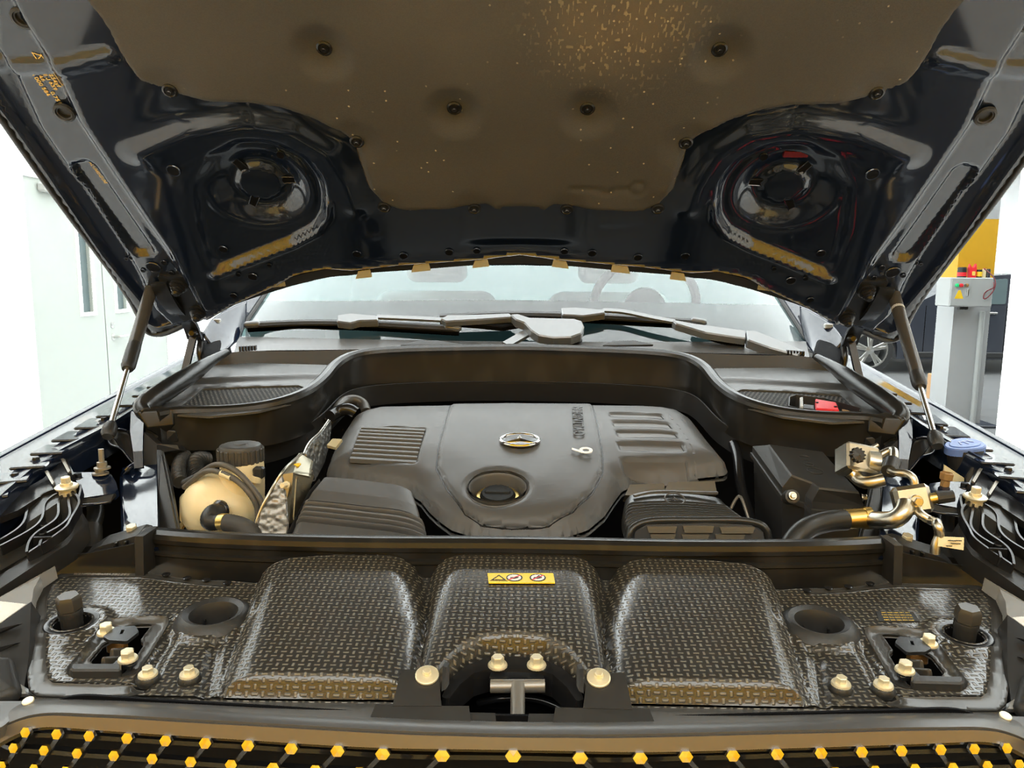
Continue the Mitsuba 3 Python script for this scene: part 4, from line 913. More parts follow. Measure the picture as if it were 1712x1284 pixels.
vent_l = EP.fl([(604, 720), (713, 725), (697, 777), (582, 770)]); ventL = rpoly(vent_l, .006)
slots = [EP.fl(q) for q in ([(1017, 695), (1108, 698), (1112, 706), (1020, 704)], [(1022, 711), (1120, 712), (1125, 721), (1026, 720)], [(1027, 727), (1131, 728), (1136, 738), (1034, 738)], [(1031, 746), (1142, 745), (1146, 756), (1037, 757)], [(1037, 768), (1150, 763), (1155, 775), (1043, 783)])]
slotP = [rpoly(q, .003) for q in slots]
cpoly = Polygon(EP.fl([(756, 668), (733, 754), (729, 787), (747, 819), (776, 851), (817, 868), (860, 873), (904, 868), (957, 851), (990, 824), (1008, 792), (1008, 770), (1000, 722), (987, 667)])).buffer(-.02).buffer(.02)
oc = EP.f2(832, 821); oilhole = shapely.affinity.scale(Point(*oc).buffer(1, 32), .0495, .0495) if hasattr(shapely, 'affinity') else Point(*oc).buffer(.0495, 32)
def eh0(a, b):
    d = sdist(epoly, a, b)
    return -HS_ * (1 - dome(d, .045)) + .010 * ss(.0, .12, d)
def eh(a, b):
    h = eh0(a, b)
    h -= .006 * ss(-.001, .004, sdist(ventL, a, b))
    for q in slotP: h -= .007 * ss(-.001, .004, sdist(q, a, b))
    h += .0018 * ss(.004, -.001, np.abs(sdist(ventL, a, b) + .003))
    return h
part(ek, 'shell', field(epoly.difference(Point(*oc).buffer(.052, 32)), .0055, eh, .01, EP.w), 'cover_plastic', smooth=True)
cp = cpoly.intersection(epoly.buffer(-.006))
def ch(a, b):
    d = sdist(cp, a, b); return eh0(a, b) + .0045 * dome(d, .008) - .001 - .0 * d
def och(a, b):
    r = np.hypot(a - oc[0], b - oc[1]); return ch(a, b) - .006 * ss(.062, .0495, r)
part(ek, 'middle_panel', field(cp.difference(Point(*oc).buffer(.0495, 32)), .0055, och, .012, EP.w), 'cover_plastic', 'raised middle panel', smooth=True)
part(ek, 'middle_groove', sweep(EP.w(*resample(cp.exterior.coords, .012).T, eh0(*resample(cp.exterior.coords, .012).T) + .0006), [(-.0012, -.002), (.0012, -.002), (.0012, -.0002), (-.0012, -.0002)], up=EP.n, closed=True), 'black_plastic')
zo = float(eh0(np.array([oc[0]]), np.array([oc[1]]))[0])
ow = np.array([oc[0], oc[1], float(EP.z(oc[1])) + zo])
en = EP.n
hk_ = part(ek, 'oil_well', put(lathe([(.0495, .0), (.046, -.004), (.043, -.028), (.0, -.028), (.0, -.030), (.047, -.030), (.052, -.002)], 44), ow, en), 'cover_plastic', 'round well for the oil filler')
ck_ = thing('oil_filler_cap', 'dark oil filler cap with a gold rim, down in the round engine cover hole', 'cap')
part(ck_, 'cap', put(lathe([(0, 0), (.030, 0), (.030, .012), (.027, .016), (0, .016)], 36), ow - en * .0275, en), 'cap_dark')
part(ck_, 'rim', put(lathe([(.031, 0), (.040, 0), (.040, .006), (.036, .010), (.031, .010)], 36), ow - en * .0275, en), 'gold_metal', 'gold-coloured rim')
part(ck_, 'grip', put(cbox(.045, .008, .006, .002), ow - en * .0125, en), 'cap_dark')
# nine slats in the left vent
A, B, C, D = vent_l
for i in range(9):
    t0, t1 = (i + .12) / 9, (i + .80) / 9
    q = np.array([A + (D - A) * t0, B + (C - B) * t0, B + (C - B) * t1, A + (D - A) * t1])
    sp0 = Polygon(q).buffer(-.001); sp0 = sp0.intersection(ventL.buffer(-.002))
    c = np.array(sp0.centroid.coords[0]); z0 = float(eh0(c[:1], c[1:])[0])
    part(ek, 'vent_slat', slab(Polygon(np.array(sp0.exterior.coords)), z0 - .007, z0 + .001, EP.w, .0012), 'cover_plastic', smooth=False)
for q in slotP:
    qi = q.buffer(-.0028); c = np.array(qi.centroid.coords[0]); 
    part(ek, 'slot_panel', field(qi, .008, lambda a, b: eh0(a, b) - .0045, .002, EP.w), 'slot_grey', 'smooth panel in a vent slot', smooth=True)
    x1, y0_, y1_ = q.bounds[2], q.bounds[1], q.bounds[3]
    rp = Polygon([(x1 - .002, y0_ + .002), (x1 + .018, y0_ - .001), (x1 + .014, y1_ - .001), (x1 - .006, y1_ - .001)])
    part(ek, 'slot_ramp', field(rp, .006, lambda a, b: eh0(a, b) + .0005 - .003 * ss(x1 + .016, x1 - .004, a), .003, EP.w), 'cover_plastic', smooth=True)
# three-pointed star in a ring, chromed
so = EP.at(869, 737, .014); so[2] = float(EP.z(so[1])) + .0165
sn_ = np.array([0, -.09, 1.0])
mk = part(ek, 'emblem', put(cat(*[sweep(np.array([[math.cos(t) * .0365, math.sin(t) * .0365, 0] for t in np.arange(48) * 2 * math.pi / 48]), CIRC(.0032, 10), closed=True)]), so, sn_), 'chrome', 'chrome three-pointed star in a ring')
star = []
for k in range(3):
    a = math.pi / 2 + k * 2 * math.pi / 3; d = np.array([math.cos(a), math.sin(a), 0]); n = np.array([-d[1], d[0], 0])
    star.append(hull([d * .036 + [0, 0, -.001], n * .0075 + d * .002 + [0, 0, -.001], -n * .0065 + d * .002 + [0, 0, -.001], [0, 0, .0035], d * .034 + [0, 0, .0005]]))
part(mk, 'star', put(cat(*star), so, sn_), 'chrome', smooth=False)
part(mk, 'dish', put(lathe([(0, -.002), (.035, -.002), (.035, -.001), (0, -.001)], 40), so, sn_), 'black_gloss')
# lettering along the right of the middle panel
def etop(u, v, e=.0045): 
    p = EP.at(u, v, .0125); p[2] = float(EP.z(p[1])) + float(ch(p[:1], p[1:2])[0]) + e + .0012; return p
ya = (EP.at(964, 680, .0125) - EP.at(968, 738, .0125)); 
t_o = (etop(964, 677) + etop(969, 740)) / 2
part(ek, 'lettering', text_on('CYLINDER', .0205, t_o, ya, np.cross(en, ya), .0012, bold=True), 'letter_dark', 'dark moulded word CYLINDER', smooth=False)
part(ek, 'numeral', text_on('6', .036, etop(973, 757), ya, np.cross(en, ya), .0012, bold=True), 'white_print', 'white numeral 6', smooth=False)
part(ek, 'side_tab', lift([(546, 744, 1.44), (556, 733, 1.46), (572, 734, 1.46), (561, 748, 1.44)], (0, .004, -.006)), 'cream_bracket', 'tan tab at the left edge')

# ------------------------------------------------------------------ ribbed air box, left
ak = thing('air_box', 'dark grey ribbed air intake box in front of the left of the engine cover', 'air box')
rows = [[(534, 797, 1.29), (580, 800, 1.29), (630, 806, 1.285), (676, 815, 1.28), (694, 827, 1.28)],
        [(516, 818, 1.25), (560, 822, 1.25), (620, 829, 1.245), (682, 840, 1.24), (703, 851, 1.24)],
        [(505, 835, 1.225), (560, 840, 1.225), (620, 847, 1.22), (686, 858, 1.215), (708, 872, 1.215)],
        [(491, 866, 1.185), (560, 873, 1.185), (620, 880, 1.18), (690, 892, 1.175), (716, 905, 1.175)],
        [(478, 893, 1.15), (560, 905, 1.145), (620, 910, 1.145), (690, 918, 1.14), (720, 925, 1.14)],
        [(468, 915, 1.12), (560, 925, 1.12), (620, 932, 1.12), (690, 940, 1.12), (722, 945, 1.12)]]
R = np.array([L(r) for r in rows]); nu, nv = 60, 160
Aa = np.array([spl(r, nu) for r in R]); tt = np.linspace(0, 1, nv)
Aa = np.stack([np.stack([np.interp(tt * 5, np.arange(6), Aa[:, j, c]) for c in range(3)], -1) for j in range(nu)], 1)
du, dv = np.gradient(Aa, axis=1), np.gradient(Aa, axis=0); nn = np.cross(du, dv); nn /= np.linalg.norm(nn, axis=2, keepdims=True); nn *= np.sign(nn[..., 2:3])
rib = np.where((tt > .42 / 1.02) & (tt < .62), np.abs(np.sin((tt - .41) / (.62 - .41) * math.pi * 4)) ** .5, 0) * .018 - .012 * ((tt > .40) & (tt < .63))
ue = np.linspace(0, 1, nu); edge = -.03 * (1 - dome(np.minimum(ue, 1 - ue), .07))
Aa = Aa + nn * (rib[:, None, None]) + np.array([0, 0, 1.0]) * edge[None, :, None]
part(ak, 'lid', sheet(Aa[::-1], .006), 'cover_plastic', smooth=22)
part(ak, 'side_wall', lift([(534, 800, 1.29), (516, 822, 1.25), (478, 895, 1.15), (468, 917, 1.12), (476, 935, 1.12), (500, 880, 1.22)], (.01, .004, -.04)), 'black_plastic')
# ------------------------------------------------------------------ filter housing, right
rk = thing('filter_housing', 'black finely ribbed air filter housing in front of the right of the engine cover', 'filter housing')
rows = [[(1043, 828, 1.29), (1090, 826, 1.29), (1150, 826, 1.29), (1214, 834, 1.29)],
        [(1040, 846, 1.25), (1090, 842, 1.25), (1160, 843, 1.25), (1232, 850, 1.25)],
        [(1042, 868, 1.21), (1090, 860, 1.21), (1170, 860, 1.21), (1255, 866, 1.21)],
        [(1052, 885, 1.185), (1090, 876, 1.185), (1170, 875, 1.185), (1270, 880, 1.185)]]
R = np.array([L(r) for r in rows]); Aa = np.array([spl(r, 60) for r in R]); Aa = np.stack([spl(Aa[:, j], 90) for j in range(60)], 1)
tt = np.linspace(0, 1, 90); Aa[..., 2] += (.0016 * np.sin(tt * 2 * math.pi * 11) * (tt > .28))[:, None] - (.025 * (1 - dome(np.minimum(np.linspace(0, 1, 60), np.linspace(1, 0, 60)), .10)))[None]
part(rk, 'lid', sheet(Aa[::-1], .005), 'black_sheen', smooth=50)
for u0, u1, v in ((1045, 1110, 816), (1110, 1195, 812)):
    part(rk, 'rear_duct', lift([(u0, v + 12, 1.30), (u0 + 8, v - 6, 1.33), (u1, v - 8, 1.33), (u1 + 4, v + 14, 1.30)], (0, .03, -.02)), 'tan_dark', 'brown duct behind the lid')
part(rk, 'strap', sweep(spl(L([(1060, 829, 1.275), (1090, 823, 1.285), (1150, 823, 1.285), (1200, 824, 1.285)]), 24), [(-.003, -.002), (.003, -.002), (.003, .002), (-.003, .002)], up=(0, 0, 1)), 'trim_grey')
part(rk, 'frame', tube(L([(1052, 908, 1.165), (1056, 886, 1.17), (1075, 874, 1.175), (1110, 870, 1.175), (1180, 870, 1.175), (1262, 874, 1.175), (1280, 884, 1.17), (1286, 908, 1.165)]), .006, 60), 'black_sheen')
fp = [(1060, 915), (1062, 890), (1082, 879), (1180, 876), (1258, 880), (1276, 890), (1280, 915)]
part(rk, 'front_face', lift([(u, v, 1.165) for u, v in fp], (0, .02, 0)), 'trim_grey')
for (u0, u1, v0, v1) in [(1082, 1132, 881, 891), (1142, 1194, 880, 891), (1204, 1262, 882, 892), (1087, 1130, 893, 905), (1140, 1186, 894, 905), (1196, 1246, 894, 906)]:
    part(rk, 'window', lift([(u0, v0, 1.162), (u1, v0, 1.162), (u1 - 3, v1, 1.160), (u0 + 3, v1, 1.160)], (0, .004, 0)), 'tan_dark', 'brown window panel')
part(rk, 'emblem_ring', put(sweep(np.array([[math.cos(t) * .0165, math.sin(t) * .0165, 0] for t in np.arange(32) * math.pi / 16]), CIRC(.0014, 8), closed=True), PY(1128, 838, 1.262) + [0, 0, .004], (0, -.35, 1)), 'trim_grey')
part(rk, 'emblem_star', put(cat(*[hull([np.array([math.cos(a), math.sin(a), 0]) * .0155, np.array([-math.sin(a), math.cos(a), 0]) * .002, np.array([math.sin(a), -math.cos(a), 0]) * .002, [0, 0, .0015]]) for a in math.pi / 2 + np.arange(3) * 2 * math.pi / 3]), PY(1128, 838, 1.262) + [0, 0, .004], (0, -.35, 1)), 'trim_grey')

# ------------------------------------------------------------------ coolant reservoir
wk_ = thing('coolant_reservoir', 'cream translucent coolant tank with a black screw cap on the left of the engine', 'coolant tank')
yc = 1.30; bcn = PY(374, 848, yc); sc_ = yc / F_PX
def offs(u, v, y=yc): return PY(u, v, y)
bod = trimesh.creation.icosphere(4, 1.0); v = bod.vertices.copy()
v[:, 2] = np.where(v[:, 2] > 0, v[:, 2] * .064, v[:, 2] * .055); v[:, 0] *= .073; v[:, 1] *= .07
v = v + .004 * np.sin(v[:, :1] * 60) * [0, 1, 0]
neck_o = PY(404, 772, yc)
part(wk_, 'tank', tm(v + bcn, bod.faces), 'tank_plastic', smooth=True)
part(wk_, 'neck', tube([neck_o + [0, 0, .004], neck_o + [0, 0, -.02], neck_o + [-.006, 0, -.05], neck_o + [-.02, 0, -.09]], [.036, .038, .045, .06], 14, 32), 'tank_plastic', smooth=True)
part(wk_, 'seam', put(lathe([(.070, -.003), (.080, -.003), (.081, 0), (.080, .003), (.070, .003)], 40), bcn + [0, 0, -.036], (.03, -.1, 1)), 'tank_plastic')
part(wk_, 'foot', put(lathe([(0, -.04), (.052, -.04), (.056, 0), (0, 0)], 30), bcn + [.005, 0, -.052], (0, 0, 1)), 'tank_plastic')
part(wk_, 'rear_lobe', hull_balls([PY(312, 835, yc + .02), PY(312, 865, yc + .02), PY(330, 850, yc + .06)], .012, 2), 'tank_plastic', smooth=True)
capo = PY(403, 772, yc)
teeth = [cbox(.007, .004, .024, .0012).apply_translation([0, .0375, .013]).apply_transform(trimesh.transformations.rotation_matrix(a, [0, 0, 1])) for a in np.arange(22) * 2 * math.pi / 22]
part(wk_, 'cap', put(cat(lathe([(0, 0), (.0365, 0), (.0375, .004), (.037, .024), (.034, .030), (.030, .0315), (.012, .0315), (.011, .033), (0, .033)], 44), *teeth), capo, (0, 0, 1)), 'cap_plastic', 'dark ribbed screw cap')
tk = part(wk_, 'sensor', tube([PY(429, 805, yc - .03), PY(431, 795, yc - .03)], .010, 6, 16, smooth=False), 'tank_plastic')
part(tk, 'plug', cbox(.018, .016, .02, .003).apply_translation(PY(433, 790, yc - .03)), 'black_plastic')
k = thing('coolant_hose', 'pair of thin grey hoses with a cream band arching over the coolant tank', 'hose')
part(k, 'hose', tube(L([(307, 808, 1.30), (325, 798, 1.29), (350, 781, 1.27), (372, 777, 1.25), (400, 792, 1.235), (425, 820, 1.225), (438, 842, 1.22), (440, 870, 1.22)]), .0048, 60), 'hose_grey')
part(k, 'hose', tube(L([(308, 815, 1.285), (330, 797, 1.27), (350, 787, 1.255), (368, 790, 1.245), (395, 803, 1.23), (418, 826, 1.22), (430, 850, 1.22), (430, 872, 1.22), (415, 880, 1.24)]), .0048, 60), 'hose_grey')
part(k, 'band', tube(L([(370, 791, 1.2445), (387, 799, 1.2345)]), .0056, 6), 'tan_label', 'cream label band')
part(k, 'end_clip', hull_balls([PY(310, 808, 1.29), PY(325, 800, 1.29), PY(318, 815, 1.29), PY(332, 808, 1.29)], .008), 'black_plastic')
k = thing('coolant_elbow_hose', 'black elbow connector with gold clamp and braided hose at the coolant tank foot', 'hose')
part(k, 'elbow', tube(L([(367, 856, 1.225), (356, 860, 1.21), (352, 870, 1.20), (362, 873, 1.195), (374, 873, 1.19)]), [.014, .016, .016, .0135, .0125], 30, 20), 'black_plastic')
part(k, 'collar', put(lathe([(0, 0), (.017, 0), (.018, .006), (.013, .012), (0, .012)], 24), PY(371, 853, 1.235), (-.4, -.8, .1)), 'black_gloss')
part(k, 'clamp', tube(L([(370, 873, 1.192), (380, 873, 1.187)]), .0142, 4, 20, smooth=False), 'gold_metal', 'gold hose clamp')
part(k, 'hose', tube(L([(379, 874, 1.188), (395, 877, 1.18), (412, 884, 1.17), (424, 897, 1.16), (428, 915, 1.15)]), .0145, 36, 18), 'hose_braid', 'braided black hose')
# corrugated hoses behind the tank
for i, (pp, r, lab) in enumerate([([(302, 806, 1.33), (298, 790, 1.36), (302, 772, 1.40), (310, 762, 1.44)], .012, 'black corrugated hose behind the left of the coolant tank'), ([(333, 800, 1.38), (326, 784, 1.40), (330, 770, 1.43), (345, 768, 1.46)], .015, 'thicker black corrugated hose behind the coolant tank')]):
    p = spl(L(pp), 90); single('corrugated_hose', sweep(p, CIRC(1, 14), scale=r * (1 + .12 * np.sin(np.arange(90) * 1.4))), 'black_plastic', lab, 'hose')
# ------------------------------------------------------------------ heat shield
hs = thing('heat_shield', 'crumpled silver heat shield standing between the coolant tank and the air box', 'heat shield')
part(hs, 'front_sheet', lift([(425, 880, 1.18), (437, 850, 1.19), (450, 825, 1.20), (461, 806, 1.215), (470, 792, 1.22), (477, 836, 1.20), (480, 880, 1.17), (476, 905, 1.15), (428, 905, 1.15)], (.002, .003, 0)), 'foil')
part(hs, 'front_hem', tube(L([(424, 884, 1.178), (437, 850, 1.188), (450, 825, 1.198), (461, 806, 1.213), (470, 792, 1.218), (484, 776, 1.25), (505, 758, 1.29)]), .0022, 40), 'alu', 'bright rolled edge')
part(hs, 'bracket', cat(lift([(473, 793, 1.22), (490, 790, 1.23), (512, 794, 1.25), (518, 800, 1.26), (508, 832, 1.25), (484, 876, 1.20), (478, 840, 1.215)], (.004, .01, 0)), lift([(473, 793, 1.22), (500, 757, 1.30), (521, 769, 1.30), (518, 782, 1.28), (516, 796, 1.25), (490, 791, 1.23)], (.002, .004, -.004))), 'bracket_metal', 'smooth folded bracket', smooth=20)
part(hs, 'rear_sheet', lift([(507, 760, 1.32), (514, 745, 1.36), (522, 735, 1.40), (530, 728, 1.44), (537, 720, 1.48), (545, 708, 1.52), (549, 703, 1.54), (550, 720, 1.53), (545, 750, 1.48), (538, 775, 1.42), (522, 805, 1.34), (518, 785, 1.33)], (.004, .004, 0)), 'foil')
part(hs, 'rear_hem', tube(L([(507, 759, 1.318), (514, 744, 1.358), (522, 734, 1.398), (530, 727, 1.438), (537, 719, 1.478), (549, 702, 1.54)]), .0018, 30), 'alu')
part(hs, 'rivet', put(hexbolt(.005, .012, 1.3), PY(479, 811, 1.21), (-.2, -1, .2)), 'tan_label', 'cream rivet')
part(hs, 'clip', cbox(.010, .012, .004, .001).apply_translation(PY(497, 777, 1.262)), 'yellow_label', 'yellow clip')

# ------------------------------------------------------------------ fuse box
xk = thing('fuse_box', 'black fuse box with a sloping lid to the right of the engine cover', 'fuse box')
top = [(1283, 741, 1.42), (1376, 754, 1.42), (1404, 786, 1.34), (1439, 824, 1.26), (1370, 816, 1.26), (1358, 807, 1.275), (1322, 794, 1.30)]
_q = L([(1283, 741, 1.42), (1439, 824, 1.26), (1322, 794, 1.30)]); _n = np.cross(_q[1] - _q[0], _q[2] - _q[0]); _n /= np.linalg.norm(_n); _n *= np.sign(_n[2])
Pt = np.array([PP(p[0], p[1], _q[0], _n) for p in top]); cT = Pt.mean(0)
low = [(1258, 746), (1376, 762), (1410, 796), (1445, 846), (1358, 838), (1346, 828), (1308, 815)]
Pl = np.array([PP(u, v, _q[0] - _n * .026, _n) for u, v in low])
def ring_loft(rings, cap0=True, cap1=True):
    n = len(rings[0]); v = np.vstack(rings); fs = []
    for a in range(len(rings) - 1):
        for i in range(n):
            j = (i + 1) % n; fs += [[a * n + i, a * n + j, (a + 1) * n + j], [a * n + i, (a + 1) * n + j, (a + 1) * n + i]]
    for base, on in ((0, cap0), ((len(rings) - 1) * n, cap1)):
        if on:
            c = len(v); v = np.vstack([v, v[base:base + n].mean(0)]); fs += [[base + i, base + (i + 1) % n, c] for i in range(n)]
    m = tm(v, fs); trimesh.repair.fix_normals(m); return outward(m)
part(xk, 'lid', ring_loft([Pl + [0, 0, -.016], Pl, Pt * .985 + cT * .015 - _n * .003, Pt * .955 + cT * .045]), 'fuse_black', smooth=False)
part(xk, 'lid_rim', ring_loft([(Pl - Pl.mean(0)) * 1.035 + Pl.mean(0) + [0, 0, -.022], (Pl - Pl.mean(0)) * 1.035 + Pl.mean(0) + [0, 0, -.014], (Pl - Pl.mean(0)) * .98 + Pl.mean(0) + [0, 0, -.012]]), 'fuse_black', smooth=False)
part(xk, 'base', ring_loft([(Pl - Pl.mean(0)) * .86 + Pl.mean(0) + [0, 0, -.17], (Pl - Pl.mean(0)) * .97 + Pl.mean(0) + [0, 0, -.02]]), 'black_plastic', smooth=False)
n_top = np.cross(Pt[1] - Pt[0], Pt[5] - Pt[0]); n_top *= np.sign(n_top[2]); n_top /= np.linalg.norm(n_top)
part(xk, 'screw', put(hexbolt(.005, .004, 1.4, .002), PY(1325, 829, 1.248), (0, -1, .4)), 'alu', 'steel screw')
part(xk, 'screw_boss', put(lathe([(0, -.02), (.012, -.02), (.012, 0), (.009, .001), (0, .001)], 20), PY(1325, 830, 1.252), (0, -1, .4)), 'fuse_black')
part(xk, 'hinge_clip', put(hexbolt(.005, .006, 1.3, .002), PY(1441, 832, 1.255), (1, -.3, .2)), 'alu')
for i, (u, v, r) in enumerate([(1345, 765, .010), (1352, 776, .008), (1363, 787, .014)]):
    part(xk, 'embossed_mark', put(sweep(np.array([[math.cos(t) * r, math.sin(t) * r * .8, 0] for t in np.arange(24) * math.pi / 12]), CIRC(.0006, 6), closed=True), PP(u, v, Pt[3] + n_top * .001, n_top), n_top), 'fuse_black')

# ------------------------------------------------------------------ refrigerant pipes, right
pk2 = thing('refrigerant_pipe', 'gold-lit aluminium pipework with two valve blocks beside the fuse box', 'pipe')
def blk(c, size, zx, xx, ch=.004): return put(cbox(*size, ch), c, zx, xx)
c1 = PY(1433, 771, 1.2716)
b1 = part(pk2, 'valve_block', blk(c1, (.058, .048, .045), (.15, -.9, .55), (1, .1, -.25)), 'alu', 'square valve block')
part(b1, 'flange', put(lathe([(0, 0), (.020, 0), (.020, .018), (.014, .02), (0, .02)], 24), PY(1450, 772, 1.2623), (.9, -.2, -.1)), 'alu')
kn = put(cat(lathe([(0, 0), (.011, 0), (.010, .009), (0, .011)], 24), *[cbox(.003, .026, .009, .001).apply_translation([0, 0, .005]).apply_transform(trimesh.transformations.rotation_matrix(a, [0, 0, 1])) for a in np.arange(6) * math.pi / 6]), PY(1431, 762, 1.2389), (.1, -.9, .4))
part(b1, 'star_knob', kn, 'black_plastic', 'black star knob')
part(b1, 'nipple', tube(L([(1452, 752, 1.2810), (1468, 744, 1.2810)]), .004, 5), 'alu')
part(pk2, 'pipe', tube(L([(1422, 790, 1.2576), (1430, 797, 1.2529), (1443, 806, 1.2389), (1460, 806, 1.2295), (1478, 802, 1.2249)]), .0105, 30, 18), 'alu')
part(pk2, 'pipe', tube(L([(1462, 768, 1.2576), (1480, 757, 1.2576), (1491, 753, 1.2529), (1495, 758, 1.2389), (1494, 772, 1.2249), (1491, 782, 1.2155)]), .0068, 40, 14), 'alu')
part(pk2, 'collar', tube(L([(1493, 772, 1.2202), (1487, 788, 1.2015)]), .0125, 5, 20, smooth=False), 'black_plastic', 'dark collar')
part(pk2, 'pipe', tube(L([(1488, 786, 1.2015), (1500, 790, 1.1875), (1515, 792, 1.1781), (1526, 799, 1.1688), (1530, 815, 1.1641)]), .0062, 30, 14), 'alu')
c2 = PY(1524, 836, 1.1641)
b2 = part(pk2, 'valve_block', blk(c2, (.052, .045, .036), (-.25, -.9, .3), (1, -.25, .25), .006), 'alu', 'rounded valve block')
part(b2, 'bolt', put(hexbolt(.007, .008, 1.4, .003), PY(1532, 838, 1.1388), (-.1, -1, .2)), 'alu')
part(b2, 'port', tube(L([(1546, 835, 1.1547), (1570, 832, 1.1501)]), .0085, 5, 16, smooth=False), 'gold_metal', 'brass port')
part(b2, 'port_cap', tube(L([(1566, 832, 1.1501), (1594, 829, 1.1454)]), [.0105, .0105, .009], 6, 12, smooth=False), 'black_plastic', 'black dust cap', smooth=20)
part(pk2, 'pipe', tube(L([(1514, 843, 1.145), (1510, 856, 1.135), (1498, 867, 1.135), (1478, 870, 1.15), (1452, 868, 1.18)]), .0135, 36, 20), 'alu')
part(pk2, 'crimp_fitting', cat(tube(L([(1411, 868, 1.18), (1450, 866, 1.18)]), [.0155, .0165, .0145, .0165, .0145, .0165, .0155], 28, 20, smooth=False), tube(L([(1444, 866, 1.18), (1455, 866, 1.18)]), .0175, 4, 20, smooth=False)), 'gold_metal', 'crimped brass fitting')
part(pk2, 'hose', tube(L([(1414, 869, 1.18), (1390, 871, 1.175), (1362, 878, 1.165), (1340, 890, 1.15), (1325, 908, 1.14), (1315, 930, 1.13)]), .0165, 40, 20), 'black_rubber', 'thick black hose')
part(pk2, 'pipe', tube(L([(1534, 850, 1.1454), (1541, 861, 1.1220), (1556, 870, 1.1126), (1568, 880, 1.0500), (1571, 893, 1.0500), (1566, 908, 1.0500), (1563, 925, 1.0500)]), .0068, 40, 14), 'alu', 'thin bent pipe')
tg = single('paper_tag', lift([(1569, 897, 1.045), (1612, 899, 1.04), (1611, 920, 1.035), (1568, 913, 1.04)], (0, .001, 0)), 'tan_label', 'cream paper tag hanging on the thin bent pipe', 'tag', smooth=False)
part(tg, 'print', cat(*[lift([(u, v, 1.036), (u + w, v + .6, 1.035), (u + w, v + 2, 1.035), (u, v + 1.4, 1.036)], (0, .0006, 0)) for u, v, w in ((1585, 903, 14), (1590, 908, 16), (1582, 912, 10), (1598, 903, 10))]), 'strut_black', 'small print', smooth=False, kind='stuff')
bc_ = thing('brown_plug', 'brown plastic plug standing beside the right valve block', 'plug')
part(bc_, 'plug', put(lathe([(0, 0), (.008, 0), (.007, .02), (.010, .022), (.0105, .032), (.008, .034), (.008, .028), (0, .028)], 8), PY(1577, 823, 1.24), (.1, 0, 1)), 'brown_cap', smooth=20)
ws = thing('washer_filler', 'blue oval washer-fluid cap on its black filler neck, right of the strut foot', 'filler cap')
wc_ = PY(1614, 745, 1.335)
oval = lambda rx, ry, n=36: [(math.cos(t) * rx - .004 * math.cos(2 * t), math.sin(t) * ry) for t in np.arange(n) * 2 * math.pi / n]
wn = np.array([-.12, -.12, 1.0])
def ov(rx, ry, h0, h1, bs, nm, lab=None, bev=.0):
    m = slab(Polygon(oval(rx, ry)), h0, h1, None, bev); part(ws, nm, put(m, wc_, wn, (1, .25, 0)), bs, lab, smooth=30)
ov(.034, .028, -.010, .004, 'blue_plastic', 'cap', 'blue cap', .002); ov(.026, .020, .0035, .0055, 'blue_plastic', 'cap_rim', None, .001)
part(ws, 'cap_symbol', put(cat(slab(LineString([(-.012, -.004), (-.008, .006), (.008, .006), (.012, -.004)]).buffer(.0012), .0055, .0066), slab(LineString([(0, -.006), (0, .004)]).buffer(.0012), .0055, .0066)), wc_, wn, (1, .25, 0)), 'blue_light', 'moulded wiper symbol', smooth=False)
part(ws, 'neck', tube([wc_ + [0, 0, -.006], wc_ + [.002, 0, -.03], wc_ + [.006, 0, -.06], wc_ + [.02, -.02, -.11]], [.030, .027, .027, .034], 20, 28), 'black_plastic')
single('cream_shield', lift([(1579, 777, 1.31), (1612, 799, 1.30), (1612, 805, 1.30), (1577, 805, 1.31)], (0, .003, 0)), 'tan_label', 'small cream plastic shield below the blue washer cap', 'shield', smooth=False)

# loops of hose and wiring in the gaps around the engine cover
k = thing('vacuum_hose', 'dark looped hose behind the left rear corner of the engine cover', 'hose')
part(k, 'hose', tube(L([(548, 706, 1.60), (562, 688, 1.62), (574, 672, 1.66), (592, 668, 1.68), (606, 674, 1.68), (612, 688, 1.66)]), .011, 40, 14), 'strut_black')
part(k, 'wrap', tube(L([(552, 696, 1.58), (566, 688, 1.60), (582, 684, 1.60), (594, 690, 1.60)]), .013, 24, 12), 'black_gloss')
for i, (pts, r, lab) in enumerate([([(1226, 742, 1.55), (1234, 770, 1.50), (1238, 810, 1.45), (1252, 860, 1.40), (1262, 900, 1.36)], .010, 'black wiring loom hanging between the engine cover and the fuse box'), ([(1222, 850, 1.40), (1236, 830, 1.40), (1246, 850, 1.38), (1256, 880, 1.36)], .003, 'thin pale cable loop beside the filter housing'), ([(1270, 700, 1.62), (1262, 730, 1.58), (1266, 760, 1.54)], .014, 'short black loom behind the fuse box')]):
    single('wiring_loom', tube(L(pts), r, 36, 12), 'stud_grey' if i == 1 else 'black_gloss', lab, 'wiring')
# ------------------------------------------------------------------ cowl seal, intake covers, cowl strip
def half(pts, n=140):
    p = np.array([PY(*q) for q in pts]); p[-1, 0] = 0
    return spl(np.vstack([p, mx(p)[::-1][1:]]), n)
cs = thing('cowl_seal', 'broad black rubber seal sweeping in a double curve across the back of the engine bay', 'rubber seal')
cpts = [(262, 694, 1.41), (285, 690, 1.43), (350, 688, 1.455), (430, 682, 1.48), (485, 669, 1.52), (522, 651, 1.58), (545, 630, 1.65), (562, 611, 1.72), (592, 596, 1.775), (655, 588, 1.815), (760, 585, 1.835), (872, 584, 1.84)]
cpth = half(cpts, 200)
cprof = [(-.012, 0), (-.010, .007), (-.004, .011), (.004, .0115), (.010, .008), (.013, .002), (.011, -.005), (.004, -.010), (.006, -.014), (.011, -.017), (.005, -.022), (.003, -.042), (.009, -.046), (.009, -.050), (.003, -.053), (.000, -.072), (-.006, -.074), (-.008, -.012)]
sc1 = 1 + .10 * np.exp(-(cpth[:, 0] / .5) ** 4)
